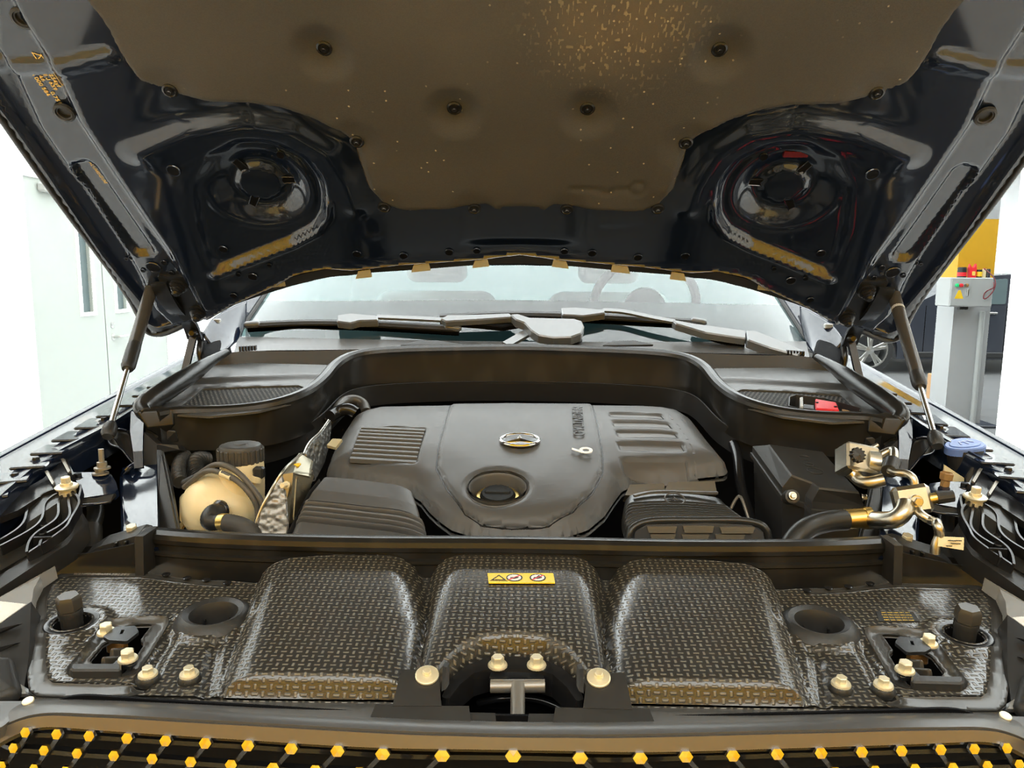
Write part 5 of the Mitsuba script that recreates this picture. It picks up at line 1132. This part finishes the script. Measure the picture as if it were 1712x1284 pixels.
part(cs, 'bead', sweep(cpth, [(-a, b) for a, b in cprof], up=(0, 0, 1), scale=sc1), 'seal_rubber', smooth=28)
for s, side in ((1, 'left'), (-1, 'right')):
    e = L([(246, 692, 1.405), (238, 684, 1.42), (252, 669, 1.46), (285, 648, 1.53), (325, 622, 1.63), (352, 604, 1.70), (380, 588, 1.77)]) * [s, 1, 1]
    part(cs, 'side_tube', tube(e, [.012, .020, .021, .020, .018, .012, .008], 60, 18), 'seal_rubber', smooth=True)
    f = L([(234, 690, 1.40), (262, 683, 1.42), (285, 688, 1.425), (287, 708, 1.42), (270, 726, 1.42), (248, 712, 1.40)])
    part(cs, 'corner_fold', hull_balls(f * [s, 1, 1], .006, 1), 'seal_rubber', smooth=True)
    part(cs, 'corner_block', hull_balls(L([(246, 716, 1.42), (292, 722, 1.42), (296, 736, 1.43), (272, 742, 1.42), (246, 740, 1.42)]) * [s, 1, 1], .003, 1), 'black_plastic')
part(cs, 'under_shelf', strip(half([(266, 738, 1.44), (350, 744, 1.475), (430, 738, 1.50), (500, 716, 1.54), (540, 690, 1.60), (566, 664, 1.68), (600, 648, 1.76), (680, 640, 1.81), (872, 637, 1.835)], 120), half([(266, 738, 1.44), (350, 744, 1.475), (430, 738, 1.50), (500, 716, 1.54), (540, 690, 1.60), (566, 664, 1.68), (600, 648, 1.76), (680, 640, 1.81), (872, 637, 1.835)], 120) + [0, .02, -.05], 120, 4, .003), 'black_plastic', smooth=40)

IP = Tilted(676, 1.50, 622, 1.77, 430)
for s, side in ((1, 'left'), (-1, 'right')):
    k = thing('intake_cover', f'black intake cover with a fine grille, {side} of the cowl' + (', around a red terminal' if s < 0 else ''), 'cover panel')
    op = IP.fl([(252, 690), (264, 668), (304, 640), (335, 622), (352, 612), (545, 617), (556, 622), (548, 634), (522, 656), (488, 674), (430, 688), (350, 696)]) * [s, 1]
    me = IP.fl([(296, 681), (318, 665), (338, 648), (420, 644), (500, 642), (513, 647), (506, 655), (478, 664), (430, 672), (360, 679)]) * [s, 1]
    OP, ME = one(Polygon(op).buffer(0)), rpoly(me, .006)
    le = IP.fl([(332, 641), (420, 637), (505, 634)]) * [s, 1]
    def ih(a, b):
        return -.006 * ss(-.002, .005, sdist(ME, a, b)) + .010 * ss(-.012, .012, (b - np.interp(a * s, le[:, 0] * s, le[:, 1]))) 
    wp = None
    hole = OP
    if s < 0:
        wp = rpoly(IP.fl([(1319, 665), (1330, 661), (1380, 667), (1440, 684), (1438, 690), (1400, 689), (1335, 684), (1318, 680)]), .004); hole = OP.difference(wp)
    part(k, 'panel', field(hole.difference(ME.buffer(-.001)), .007, ih, .004, IP.w), 'cowl_plastic', smooth=35)
    mm = ME.difference(wp) if s < 0 else ME
    part(k, 'mesh', field(mm, .012, lambda a, b: -.006 + 0 * a, .002, IP.w), 'mesh_plastic', 'fine dotted grille', smooth=False)
    if s < 0:
        ring = np.array(wp.exterior.coords)[:-1]
        part(k, 'well', cat(sheet(np.array([IP.w(*np.vstack([ring, ring[:1]]).T, np.full(len(ring) + 1, h)) for h in (.002, -.03)]), .002), slab(wp, -.032, -.029, IP.w)), 'black_plastic', smooth=20)
        tk = thing('jump_terminal', 'red capped jump-start terminal in a black well in the right intake cover', 'terminal')
        rb = IP.fl([(1363, 668), (1398, 674), (1403, 687), (1364, 684)], .004)
        part(tk, 'red_cap', slab(Polygon(rb), -.010, .006, IP.w, .002), 'red_plastic', 'red plastic cap', smooth=False)
        for (u, v) in ((1366, 673), (1397, 680)):
            part(tk, 'pin', put(lathe([(0, 0), (.003, 0), (.003, .001), (0, .001)], 12), IP.at(u, v, .0065), IP.n), 'dark_void')
        part(tk, 'clip', slab(Polygon(IP.fl([(1337, 667), (1342, 666), (1343, 682), (1338, 682)])), -.028, .003, IP.w), 'box_grey', smooth=False)
        part(tk, 'post', cat(*[put(lathe([(0, 0), (.006, 0), (.006, .012), (.004, .016), (0, .016)], 12), IP.at(u, v, -.028), IP.n) for u, v in ((1348, 678), (1356, 681))]), 'gold_metal', 'brass posts', kind='stuff')
        part(tk, 'block', slab(Polygon(IP.fl([(1344, 669), (1361, 671), (1361, 677), (1344, 675)])), -.028, -.008, IP.w), 'black_plastic', smooth=False)
        part(tk, 'end_tab', slab(Polygon(IP.fl([(1408, 682), (1420, 685), (1420, 689), (1408, 688)])), -.02, -.002, IP.w), 'brown_cap', smooth=False)

ct = thing('cowl_trim', 'brownish black plastic cowl strip below the windscreen', 'cowl panel')
lo = [(356, 628, 1.79), (388, 622, 1.80), (450, 621, 1.83), (545, 621, 1.865), (650, 625, 1.885), (872, 628, 1.90)]
hi = [(356, 604, 1.79), (388, 590, 1.81), (450, 587, 1.84), (545, 586, 1.875), (650, 584, 1.895), (872, 583, 1.91)]
part(ct, 'front_face', strip(half(lo), half(hi), 140, 5, .004), 'black_plastic', smooth=40)
lo2 = [(388, 589, 1.812), (450, 586, 1.842), (545, 585, 1.877), (650, 583, 1.897), (872, 582, 1.912)]; hi2 = [(392, 584, 1.83), (450, 581, 1.86), (545, 578, 1.90), (650, 576, 1.915), (872, 575, 1.93)]
part(ct, 'gap', strip(half(lo2), half(lo2) + [0, .02, -.012], 140, 3, .002), 'dark_void', smooth=40)
hi3 = [(398, 563, 1.95), (450, 564, 1.945), (545, 566, 1.95), (650, 568, 1.955), (872, 571, 1.96)]
part(ct, 'top_shelf', strip(half(lo2) + [0, .012, -.002], half(hi3), 140, 4, .003), 'cowl_gloss', smooth=40)
for (u0, u1) in ((672, 770), (1010, 1090)):
    part(ct, 'hump', hull_balls(L([(u0, 578, 1.905), (u1, 577, 1.905), ((u0 + u1) / 2 + 10, 571, 1.915), ((u0 + u1) / 2 - 25, 572, 1.915)]), .003), 'black_plastic')
for s in (1, -1):
    for i in range(6): part(ct, 'edge_fin', cbox(.004, .012, .012, .001).apply_translation(PY(402 + i * 5, 583 - i * .3, 1.84) * [s, 1, 1]), 'black_gloss')
# ------------------------------------------------------------------ windscreen, cabin, body
bot = half([(396, 562, 1.985), (450, 564, 1.955), (545, 566, 1.955), (650, 568, 1.96), (872, 571, 1.965)], 80)
topw = spl(np.array([[-.60, 2.86, 1.745], [-.4, 2.80, 1.775], [0, 2.77, 1.785], [.4, 2.80, 1.775], [.60, 2.86, 1.745]]), 80)
t_ = np.linspace(0, 1, 14)[:, None, None]
W = bot[None] * (1 - t_) + topw[None] * t_; W[..., 2] += .03 * np.sin(np.pi * t_[..., 0])
single('windshield', sheet(W), 'glass', 'pale reflecting windscreen behind the engine bay', 'windshield', smooth=True)
bdy = thing('car_body', 'dark navy car body around the engine bay and windscreen', 'car body')
def pill(s):
    a, b = W[:, 0] if s > 0 else W[:, -1], None
    p = a[::1]
    return sweep(p, [(0, .012), (0, -.008), (-.012 * s, -.010), (-.075 * s, -.022), (-.10 * s, -.05), (-.085 * s, .0), (-.05 * s, .018)], up=(0, -.5, 1))
for s in (1, -1): part(bdy, 'windshield_pillar', pill(s), 'paint')
for s in (1, -1):
    part(bdy, 'glass_seal', sweep((W[:, 0] if s > 0 else W[:, -1]) + [0, 0, .002], CIRC(.007, 8)), 'black_rubber')
part(bdy, 'roof', sheet(np.array([topw, topw + [0, .6, .06], topw + [0, 1.4, .03], topw + [0, 1.9, -.05]]), .03), 'paint')
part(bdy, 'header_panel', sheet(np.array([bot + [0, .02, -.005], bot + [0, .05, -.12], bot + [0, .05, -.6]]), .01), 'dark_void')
for s in (1, -1):
    # side of the cabin below the windows, quarter corner by the hinge
    part(bdy, 'door_side', trimesh.creation.box(bounds=[[min(s * .84, s * .90), 2.25, .30], [max(s * .84, s * .90), 4.3, 1.12]]), 'paint', smooth=False)
    cor = [L(q) * [s, 1, 1] for q in ([(338, 560, 1.86), (352, 538, 1.92), (378, 520, 1.98), (410, 505, 2.06)], [(352, 580, 1.86), (368, 560, 1.90), (390, 545, 1.96), (408, 530, 2.03)], [(374, 592, 1.83), (384, 582, 1.86), (394, 572, 1.92), (400, 562, 1.98)])]
    part(bdy, 'hinge_corner', grid(cor, 24, 16, .006), 'paint', smooth=True)
    part(bdy, 'corner_cup', hull_balls(L([(340, 575, 1.87), (375, 565, 1.90), (382, 590, 1.85), (360, 612, 1.80), (345, 605, 1.80)]) * [s, 1, 1], .008), 'dark_void')
    part(bdy, 'corner_nut', cbox(.02, .015, .012, .002).apply_translation(PY(362, 537, 1.93) * [s, 1, 1]), 'box_grey')
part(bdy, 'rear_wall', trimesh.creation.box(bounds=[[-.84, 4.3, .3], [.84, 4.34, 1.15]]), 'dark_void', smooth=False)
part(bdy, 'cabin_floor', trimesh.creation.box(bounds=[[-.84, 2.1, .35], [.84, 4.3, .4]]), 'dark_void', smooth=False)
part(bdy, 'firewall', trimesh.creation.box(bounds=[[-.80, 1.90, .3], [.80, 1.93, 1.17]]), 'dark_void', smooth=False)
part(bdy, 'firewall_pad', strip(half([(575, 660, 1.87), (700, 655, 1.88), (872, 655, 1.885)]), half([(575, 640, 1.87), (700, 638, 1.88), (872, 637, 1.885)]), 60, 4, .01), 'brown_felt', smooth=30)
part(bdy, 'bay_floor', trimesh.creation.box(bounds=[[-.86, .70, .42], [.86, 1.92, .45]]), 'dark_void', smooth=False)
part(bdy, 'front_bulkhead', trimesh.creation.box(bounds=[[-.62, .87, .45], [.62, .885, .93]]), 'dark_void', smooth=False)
dk2 = thing('dashboard', 'dark dashboard seen through the windscreen', 'dashboard')
dt = half([(410, 503, 2.62), (600, 503, 2.58), (872, 502, 2.56)], 60)
df = bot[::-1][::-1] + [0, .06, -.05]
df = spl(df, 60)
part(dk2, 'top', sheet(np.array([df, df * .5 + dt * .5 + [0, 0, .012], dt, dt + [0, .04, -.05], dt + [0, .02, -.4]]), .01), 'dash_plastic', smooth=50)
sw = thing('steering_wheel', 'steering wheel seen faintly through the windscreen', 'steering wheel')
so_ = PY(1077, 514, 2.80); sn = np.array([0, -.9, -.35])
part(sw, 'rim', put(sweep(np.array([[math.cos(t) * .185, math.sin(t) * .185, 0] for t in np.arange(60) * math.pi / 30]), CIRC(.016, 12), closed=True), so_, sn), 'dash_plastic')
part(sw, 'hub', put(lathe([(0, -.02), (.07, -.02), (.075, .01), (.05, .03), (0, .035)], 30), so_, sn), 'dash_plastic')
for a in (0, math.pi, -math.pi / 2):
    part(sw, 'spoke', put(cbox(.12, .035, .02, .005).apply_translation([.115, 0, 0]).apply_transform(trimesh.transformations.rotation_matrix(a, [0, 0, 1])), so_, sn), 'dash_plastic')
for i, x in enumerate((-.38, .38)):
    k = part(bdy, 'front_seat', hull_balls([[x - .19, 3.25, .75], [x + .19, 3.25, .75], [x - .2, 3.42, 1.28], [x + .2, 3.42, 1.28]], .07, 2), 'seat_leather', smooth=True)
    part(k, 'headrest', hull_balls([[x - .09, 3.46, 1.43], [x + .09, 3.46, 1.43], [x - .08, 3.47, 1.53], [x + .08, 3.47, 1.53]], .045, 2), 'seat_leather', smooth=True)
    part(k, 'cushion', hull_balls([[x - .18, 2.85, .68], [x + .18, 2.85, .68], [x - .18, 3.3, .66], [x + .18, 3.3, .66]], .07, 2), 'seat_leather', smooth=True)
# ------------------------------------------------------------------ wipers
gp0 = PY(860, 571, 1.965); gn = np.array([0, -math.sin(math.radians(30)), math.cos(math.radians(30))])
def GL(pts, off=.02): return np.array([PP(p[0], p[1], gp0 + gn * (p[2] if len(p) > 2 else off), gn) for p in pts])
def blade(k, pts):
    p = spl(GL(pts, .022), 40)
    part(k, 'blade', sweep(p, [(-.011, -.004), (.011, -.004), (.011, .001), (.004, .006), (-.004, .006), (-.011, .001)], up=gn), 'black_plastic')
    part(k, 'rubber', sweep(p - gn * .013, [(-.004, -.008), (.004, -.008), (.004, .010), (-.004, .010)], up=gn), 'dark_void')
def gpoly(pts, off, th): 
    P = GL(pts, off); B = basis(gn); c = P.mean(0); q = (P - c) @ B[:, :2]
    return slab(rpoly(q, .004), -th, 0, lambda a, b, h: c + a[..., None] * B[:, 0] + b[..., None] * B[:, 1] + h[..., None] * B[:, 2], .003)
w1 = thing('windshield_wiper', 'black wiper on the left half of the windscreen, broad head in the middle', 'wiper')
blade(w1, [(412, 543), (500, 539), (600, 540), (700, 545), (767, 549)])
part(w1, 'blade_end', hull_balls(GL([(413, 543), (430, 542)], .024), .0095), 'wiper_cap')
part(w1, 'blade_end', hull_balls(GL([(748, 547), (766, 549)], .024), .0095), 'wiper_cap')
part(w1, 'adaptor', gpoly([(563, 526), (586, 523), (632, 527), (632, 535), (600, 536), (585, 540), (563, 537)], .045, .02), 'wiper_cap', smooth=False)
part(w1, 'arm', sweep(spl(GL([(630, 530), (680, 532), (740, 535)], .040), 20), [(-.007, -.003), (.007, -.003), (.007, .003), (-.007, .003)], up=gn), 'wiper_cap')
part(w1, 'arm_body', gpoly([(735, 532), (748, 526), (800, 525), (852, 523), (858, 530), (800, 534), (745, 537)], .050, .016), 'wiper_cap', smooth=False)
part(w1, 'arm_underside', gpoly([(738, 537), (852, 533), (870, 541), (840, 546), (800, 542)], .034, .014), 'dark_void', smooth=False)
part(w1, 'arm_head', gpoly([(852, 525), (866, 524), (885, 530), (920, 531), (960, 532), (973, 536), (977, 545), (972, 557), (955, 563), (925, 564), (900, 560), (888, 552), (876, 539), (862, 534)], .056, .024), 'wiper_cap', 'broad smooth arm head', smooth=False)
part(w1, 'strut', sweep(GL([(846, 577), (890, 552)], .03), [(-.012, -.004), (.012, -.004), (.012, .004), (-.012, .004)], up=gn), 'wiper_cap')
part(w1, 'pivot', cat(tube([GL([(963, 558)], .03)[0], GL([(963, 576)], -.01)[0]], .016, 4, 20, smooth=False)), 'black_gloss')
w2 = thing('windshield_wiper', 'black wiper on the right half of the windscreen, arm from the right corner', 'wiper')
blade(w2, [(735, 530), (850, 525), (960, 527), (1080, 533), (1178, 539)])
part(w2, 'blade_end', hull_balls(GL([(1160, 536), (1176, 539)], .024), .0095), 'wiper_cap')
part(w2, 'adaptor', gpoly([(938, 514), (962, 513), (1012, 517), (1012, 523), (975, 528), (940, 526)], .045, .02), 'wiper_cap', smooth=False)
part(w2, 'arm', sweep(spl(GL([(1008, 519), (1040, 521), (1080, 529), (1128, 538)], .042), 20), [(-.007, -.003), (.007, -.003), (.007, .003), (-.007, .003)], up=gn), 'wiper_cap')
part(w2, 'arm_body', gpoly([(1122, 533), (1160, 540), (1248, 552), (1248, 566), (1180, 556), (1130, 541)], .050, .02), 'wiper_cap', smooth=False)
part(w2, 'arm_underside', gpoly([(1140, 545), (1246, 566), (1246, 575), (1200, 566)], .03, .014), 'dark_void', smooth=False)
part(w2, 'arm_head', gpoly([(1248, 552), (1262, 552), (1300, 566), (1345, 586), (1335, 594), (1290, 582), (1250, 568)], .056, .024), 'wiper_cap', smooth=False)
# ------------------------------------------------------------------ wings (fenders) and what lies between them and the engine
def wing_rows(s):
    zc_ = lambda u, d: np.interp(u, [q[0] for q in out_], [PY(*q)[2] for q in out_]) - d
    out_ = out = [(-115, 817, 1.15), (0, 756, 1.33), (120, 693, 1.55), (201, 651, 1.74), (289, 605, 2.01), (335, 581, 2.18)]
    inn = [(-115, 880, 1.15), (0, 802, 1.31), (83, 752, 1.47), (211, 673, 1.72), (294, 628, 1.93), (335, 600, 2.08)]
    rai = [(-115, 930, 1.12), (0, 833, 1.29), (83, 766, 1.44), (173, 718, 1.59), (234, 680, 1.72), (300, 640, 1.88)]
    O = spl(L(out), 70); I = spl(np.array([PZ(u, v, zc_(u, .005)) for u, v, y in inn]), 70); R = spl(np.array([PZ(u, v, zc_(u, .009)) for u, v, y in rai]), 70)
    rows = [O + [-.02, 0, -.35], O + [-.015, 0, -.10], O + [-.004, 0, -.012], O + [0, 0, -.002], O + [.004, 0, 0], O + [.009, 0, -.001], O + [.012, 0, -.0035], O + [.015, 0, -.005], O * .5 + I * .5 + [0, 0, -.004], I + [0, 0, -.001], I + [.004, 0, .0005], I * .97 + R * .03 + [.004, 0, .002], R + [0, 0, .002], R + [.003, 0, -.004], R + [.006, 0, -.05]]
    m = sheet(np.array(rows) , .002); return m if s > 0 else flip(m), I, R
for s, side in ((1, 'left'), (-1, 'right')):
    k = thing('fender', f'glossy dark {side} wing running back along the {side} edge of the engine bay', 'fender')
    m, I, R = wing_rows(s)
    part(k, 'wing', m, 'paint', smooth=40)
    for i in range(10):      # stepped pads along the rail
        j = 12 + i * 5; a, b = I[j], R[j]; c = (a * .62 + b * .38) + [0, 0, .0035]
        d = I[j + 2] - I[j]; 
        part(k, 'rail_step', put(cbox(max(.02, np.linalg.norm(a - b) * .5), .052, .005, .002), (c - [0, 0, .0022]) * [s, 1, 1], (0, 0, 1), (b - a) * [s, 1, 0]), 'paint', smooth=20)
    for (u, v, zz) in [(212, 680, 1.155), (174, 708, 1.14), (61, 776, 1.11), (26, 803, 1.10)]:
        o = PZ(u, v, zz) * [s, 1, 1]
        if u == 212: part(k, 'hole', put(lathe([(0, 0), (.012, 0), (.012, .001), (0, .001)], 20), o + [0, 0, .006], (0, 0, 1)), 'dark_void')
        else: part(k, 'bolt', put(hexbolt(.006, .006, 1.7, .002), o + [0, 0, .004], (0, 0, 1)), 'paint_rough')
    # inner wing: glossy strip, well and platform
    k2 = thing('inner_fender', f'glossy black inner wing with a deep well, {side} of the engine', 'inner fender')
    FX = (lambda q: q) if s > 0 else flip
    st = [[(220, 690, 1.42), (243, 690, 1.42)], [(219, 723, 1.38), (241, 720, 1.38)], [(224, 757, 1.34), (240, 756, 1.34)], [(226, 785, 1.315), (241, 783, 1.315)]]
    A = np.array([L(q) for q in st]); part(k2, 'upper_strip', FX(sheet(A, .004)), 'paint', smooth=False)
    st = [[(207, 790, 1.345), (265, 784, 1.345)], [(209, 830, 1.26), (265, 826, 1.26)], [(212, 895, 1.14), (267, 889, 1.14)], [(214, 930, 1.09), (268, 925, 1.09)]]
    A = np.array([L(q) for q in st]); part(k2, 'rail_strip', FX(sheet(np.stack([spl(A[:, j], 30) for j in (0, 1)], 1), .01)), 'paint', smooth=40)
    part(k2, 'rail_edge', FX(tube(L([(227, 776, 1.33), (214, 784, 1.31), (206, 795, 1.335), (206, 830, 1.26), (209, 895, 1.14), (211, 925, 1.09)]), .005, 40)), 'paint')
    part(k2, 'side_plate', FX(lift([(262, 752, 1.33), (268, 752, 1.34), (280, 790, 1.31), (297, 888, 1.19), (300, 915, 1.16), (268, 915, 1.16), (265, 840, 1.24)], (.004, .004, -.004))), 'black_plastic')
    part(k2, 'side_block', FX(lift([(240, 722, 1.38), (262, 742, 1.38), (296, 744, 1.40), (300, 752, 1.40), (264, 757, 1.36), (262, 782, 1.34), (240, 782, 1.34)], (0, .03, -.01))), 'black_plastic')
    part(k2, 'flap', FX(lift([(181, 733, 1.37), (184, 723, 1.38), (194, 718, 1.385), (210, 720, 1.385), (218, 731, 1.38), (223, 766, 1.34), (222, 776, 1.33), (216, 768, 1.335), (200, 749, 1.35), (186, 744, 1.36)], (0, .02, -.004))), 'black_gloss')
    part(k2, 'flap_hem', FX(tube(L([(222, 774, 1.328), (213, 763, 1.335), (200, 749, 1.348), (186, 744, 1.358), (181, 735, 1.368), (184, 724, 1.378), (194, 718, 1.383), (212, 720, 1.383)]), .002, 50)), 'paint')
    part(k2, 'well', FX(cat(lift([(70, 762, 1.50), (130, 728, 1.60), (186, 712, 1.62), (250, 700, 1.60), (275, 740, 1.58), (270, 930, 1.40), (60, 930, 1.40)], (0, .02, 0)))), 'dark_void')
    part(k2, 'bay_side', FX(lift([(252, 735, 1.62), (350, 735, 1.62), (350, 940, 1.50), (252, 940, 1.50)], (0, .02, 0))), 'dark_void')
    part(k2, 'platform', FX(lift([(121, 790, 1.2415), (160, 789, 1.2509), (186, 793, 1.2509), (194, 806, 1.2276), (197, 818, 1.2090), (190, 825, 1.1950), (160, 829, 1.1811), (134, 833, 1.1764), (131, 812, 1.2090)], (0, .004, -.012))), 'paint')
    part(k2, 'platform_face', FX(lift([(134, 834, 1.1746), (190, 826, 1.1932), (192, 832, 1.1932), (184, 839, 1.1811), (134, 844, 1.1699)], (0, .006, 0))), 'black_gloss')
    part(k2, 'platform_edge', FX(tube(L([(134, 845, 1.1690), (165, 842, 1.1764), (186, 838, 1.1858)]), .0025, 16)), 'paint')
    for (u, v, h) in ((171, 784, .034), (168, 793, .02)) if s > 0 else ():
        o = PY(u, v, 1.245); part(k2, 'stud', FX(put(lathe([(0, 0), (.013, 0), (.013, .003), (.008, .004), (.008, .012), (.0045, .013), (.0045, h), (0, h)], 14), o, (0, 0, 1))), 'stud_grey', 'threaded stud with a nut')
    o = PY(130, 800, 1.235); part(k2, 'bolt', FX(put(hexbolt(.007, .006, 1.8, .003), o, (0, 0, 1))), 'paint_rough')
    part(k2, 'channel', FX(lift([(20, 830, 1.1340), (72, 800, 1.2060), (110, 764, 1.2870), (112, 768, 1.2780), (124, 792, 1.2060), (96, 812, 1.1610), (30, 853, 1.0800), (-40, 880, 1.0350), (-60, 870, 1.0350)], (0, .004, -.01))), 'black_gloss')
    for q in ([(77, 790, 1.2060), (82, 788, 1.2105), (93, 808, 1.1700), (90, 812, 1.1610)], [(104, 769, 1.2690), (109, 768, 1.2735), (120, 789, 1.2060), (116, 792, 1.2015)]):
        part(k2, 'channel_rib', FX(lift(q, (0, -.004, .003))), 'stud_grey', 'pale rib')
    hs_ = part(k2, 'drain_hose', FX(tube(L([(158, 840, 1.2350), (160, 860, 1.2160), (152, 885, 1.1780)]), .013, 20, 16)), 'black_sheen')
    part(hs_, 'hose_cap', FX(tube(L([(150, 884, 1.1733), (150, 925, 1.1400)]), .0185, 5, 24, smooth=False)), 'black_plastic', 'black cap on the hose')
    # ribbed headlamp bracket
    k3 = thing('headlamp_bracket', f'black plastic bracket with curved fanning ribs under a pale bolt, {side} of the engine bay', 'bracket')
    part(k3, 'base', FX(lift([(112, 820, 1.1454), (124, 822, 1.1454), (132, 832, 1.1360), (132, 845, 1.1267), (118, 868, 1.1033), (108, 884, 1.0893), (86, 900, 1.0659), (46, 928, 1.0285), (-10, 960, 0.9911), (-30, 930, 1.0005), (0, 905, 1.0285), (33, 882, 1.0612), (50, 846, 1.1080), (64, 832, 1.1267)], (0, .006, -.012))), 'black_sheen')
    ribs_ = [[(104, 816, 1.1426), (82, 822, 1.1360), (65, 831, 1.1267), (50, 844, 1.1080), (44, 862, 1.0799), (32, 883, 1.0472), (-12, 910, 1.0098)],
             [(106, 821, 1.1407), (90, 829, 1.1314), (77, 840, 1.1173), (73, 853, 1.0986), (70, 868, 1.0753), (56, 883, 1.0519), (0, 914, 1.0051)],
             [(109, 824, 1.1388), (101, 834, 1.1267), (98, 846, 1.1080), (98, 858, 1.0893), (91, 871, 1.0706), (62, 891, 1.0425), (49, 907, 1.0238), (45, 924, 1.0051)],
             [(114, 824, 1.1379), (116, 846, 1.1080), (115, 866, 1.0799), (97, 882, 1.0565), (79, 892, 1.0425)],
             [(119, 822, 1.1388), (130, 831, 1.1267), (132, 843, 1.1126), (119, 867, 1.0799), (110, 882, 1.0565), (86, 900, 1.0379), (46, 926, 1.0051)],
             [(120, 814, 1.1482), (133, 812, 1.1519), (135, 820, 1.1426), (131, 835, 1.1220)], [(56, 900, 1.0285), (86, 899, 1.0379)], [(70, 901, 1.0332), (66, 914, 1.0192)]]
    for q in ribs_:
        part(k3, 'rib', FX(sweep(spl(L(q), 40), [(-.0016, -.014), (.0016, -.014), (.0016, .002), (-.0016, .002)], up=(0, -.3, 1))), 'black_gloss', smooth=30)
    for (u, v, y) in ((23, 893, 1.0472), (75, 879, 1.0659), (72, 893, 1.0472)): part(k3, 'boss', FX(put(lathe([(0, -.01), (.006, -.01), (.006, .003), (.004, .004), (.003, 0), (0, 0)], 14), PY(u, v, y), (0, -.3, 1))), 'black_gloss')
    o = PY(112, 817, 1.1426)
    part(k3, 'bolt', FX(put(cat(lathe([(0, -.012), (.012, -.012), (.012, 0), (.016, .001), (.017, .004), (.014, .006), (0, .006)], 28), hexbolt(.0075, .009, 1.2, .006).apply_translation([0, 0, .004])), o, (0, -.1, 1))), 'cream_bolt', 'pale hexagon bolt')
    part(k3, 'beam', FX(lift([(110, 884, 1.09), (128, 866, 1.11), (134, 850, 1.125), (138, 876, 1.11), (113, 910, 1.06), (60, 944, 1.00), (0, 984, .95), (-40, 1006, .92), (-40, 985, .93), (10, 955, .98), (60, 916, 1.03)], (.0, .02, -.03))), 'black_plastic')
    # headlamp corner beside the front panel
    k4 = thing('headlamp', f'{side} headlamp corner with a pale grey top beside the front panel', 'headlamp')
    part(k4, 'lens_top', FX(lift([(92, 946, 1.03), (68, 962, 1.0), (56, 985, .96), (53, 1005, .93), (0, 1042, .875), (-60, 1075, .83), (-90, 1040, .84), (0, 998, .92)], (0, .004, -.02))), 'lens_grey')
    part(k4, 'lens_rear', FX(lift([(-60, 905, 1.06), (0, 929, 1.04), (36, 936, 1.04), (0, 962, 1.0), (-70, 1000, .94)], (0, .004, -.02))), 'lens_grey')
    lb = part(k4, 'label', FX(lift([(-20, 1005, .893), (0, 1005, .898), (44, 1010, .915), (0, 1041, .866), (-20, 1052, .85)], (0, .002, -.001))), 'white_print', 'cream white paper label')
    part(k4, 'housing', FX(lift([(52, 1006, .92), (48, 1100, .83), (40, 1150, .79), (-80, 1180, .75), (-90, 1080, .80), (0, 1043, .865)], (0, .03, -.05))), 'black_plastic')
    for q in ([(38, 1043, .875), (0, 1052, .855), (-30, 1062, .845), (0, 1060, .85)], [(36, 1074, .85), (0, 1083, .83), (-30, 1092, .825), (0, 1093, .825)]):
        part(k4, 'wedge_rib', FX(lift(q, (0, -.01, .004))), 'black_gloss')
    part(k4, 'round_corner', FX(hull_balls(L([(-40, 1115, .79), (5, 1118, .80), (15, 1160, .77), (-40, 1180, .75)]), .012, 2)), 'black_plastic', smooth=True)
    part(k4, 'side_wedge', FX(lift([(20, 1135, .785), (40, 1148, .785), (44, 1160, .775), (20, 1160, .77)], (0, .01, -.01))), 'lens_grey')
    part(k4, 'shell', hull(np.array([[x * -s, y, z] for z in (.35, .84) for x, y in ((.52, .78), (.66, .74), (.90, 1.05), (.90, 1.30), (.52, 1.1))])), 'black_gloss')
    kb = thing('bumper_corner', f'{side} grey bumper corner piece with a pale washer beside the grille', 'bumper trim')
    part(kb, 'corner', FX(lift([(-30, 1172, .735), (40, 1172, .745), (34, 1188, .728), (8, 1212, .705), (-40, 1240, .68)], (0, .004, -.012))), 'trim_grey')
    wk = part(kb, 'washer', FX(put(lathe([(0, 0), (.0058, 0), (.0058, .0015), (.005, .002), (0, .002)], 24), PY(48, 1179, .735) + [0, 0, .004], (0, -.3, 1))), 'cream_bolt', 'pale washer')
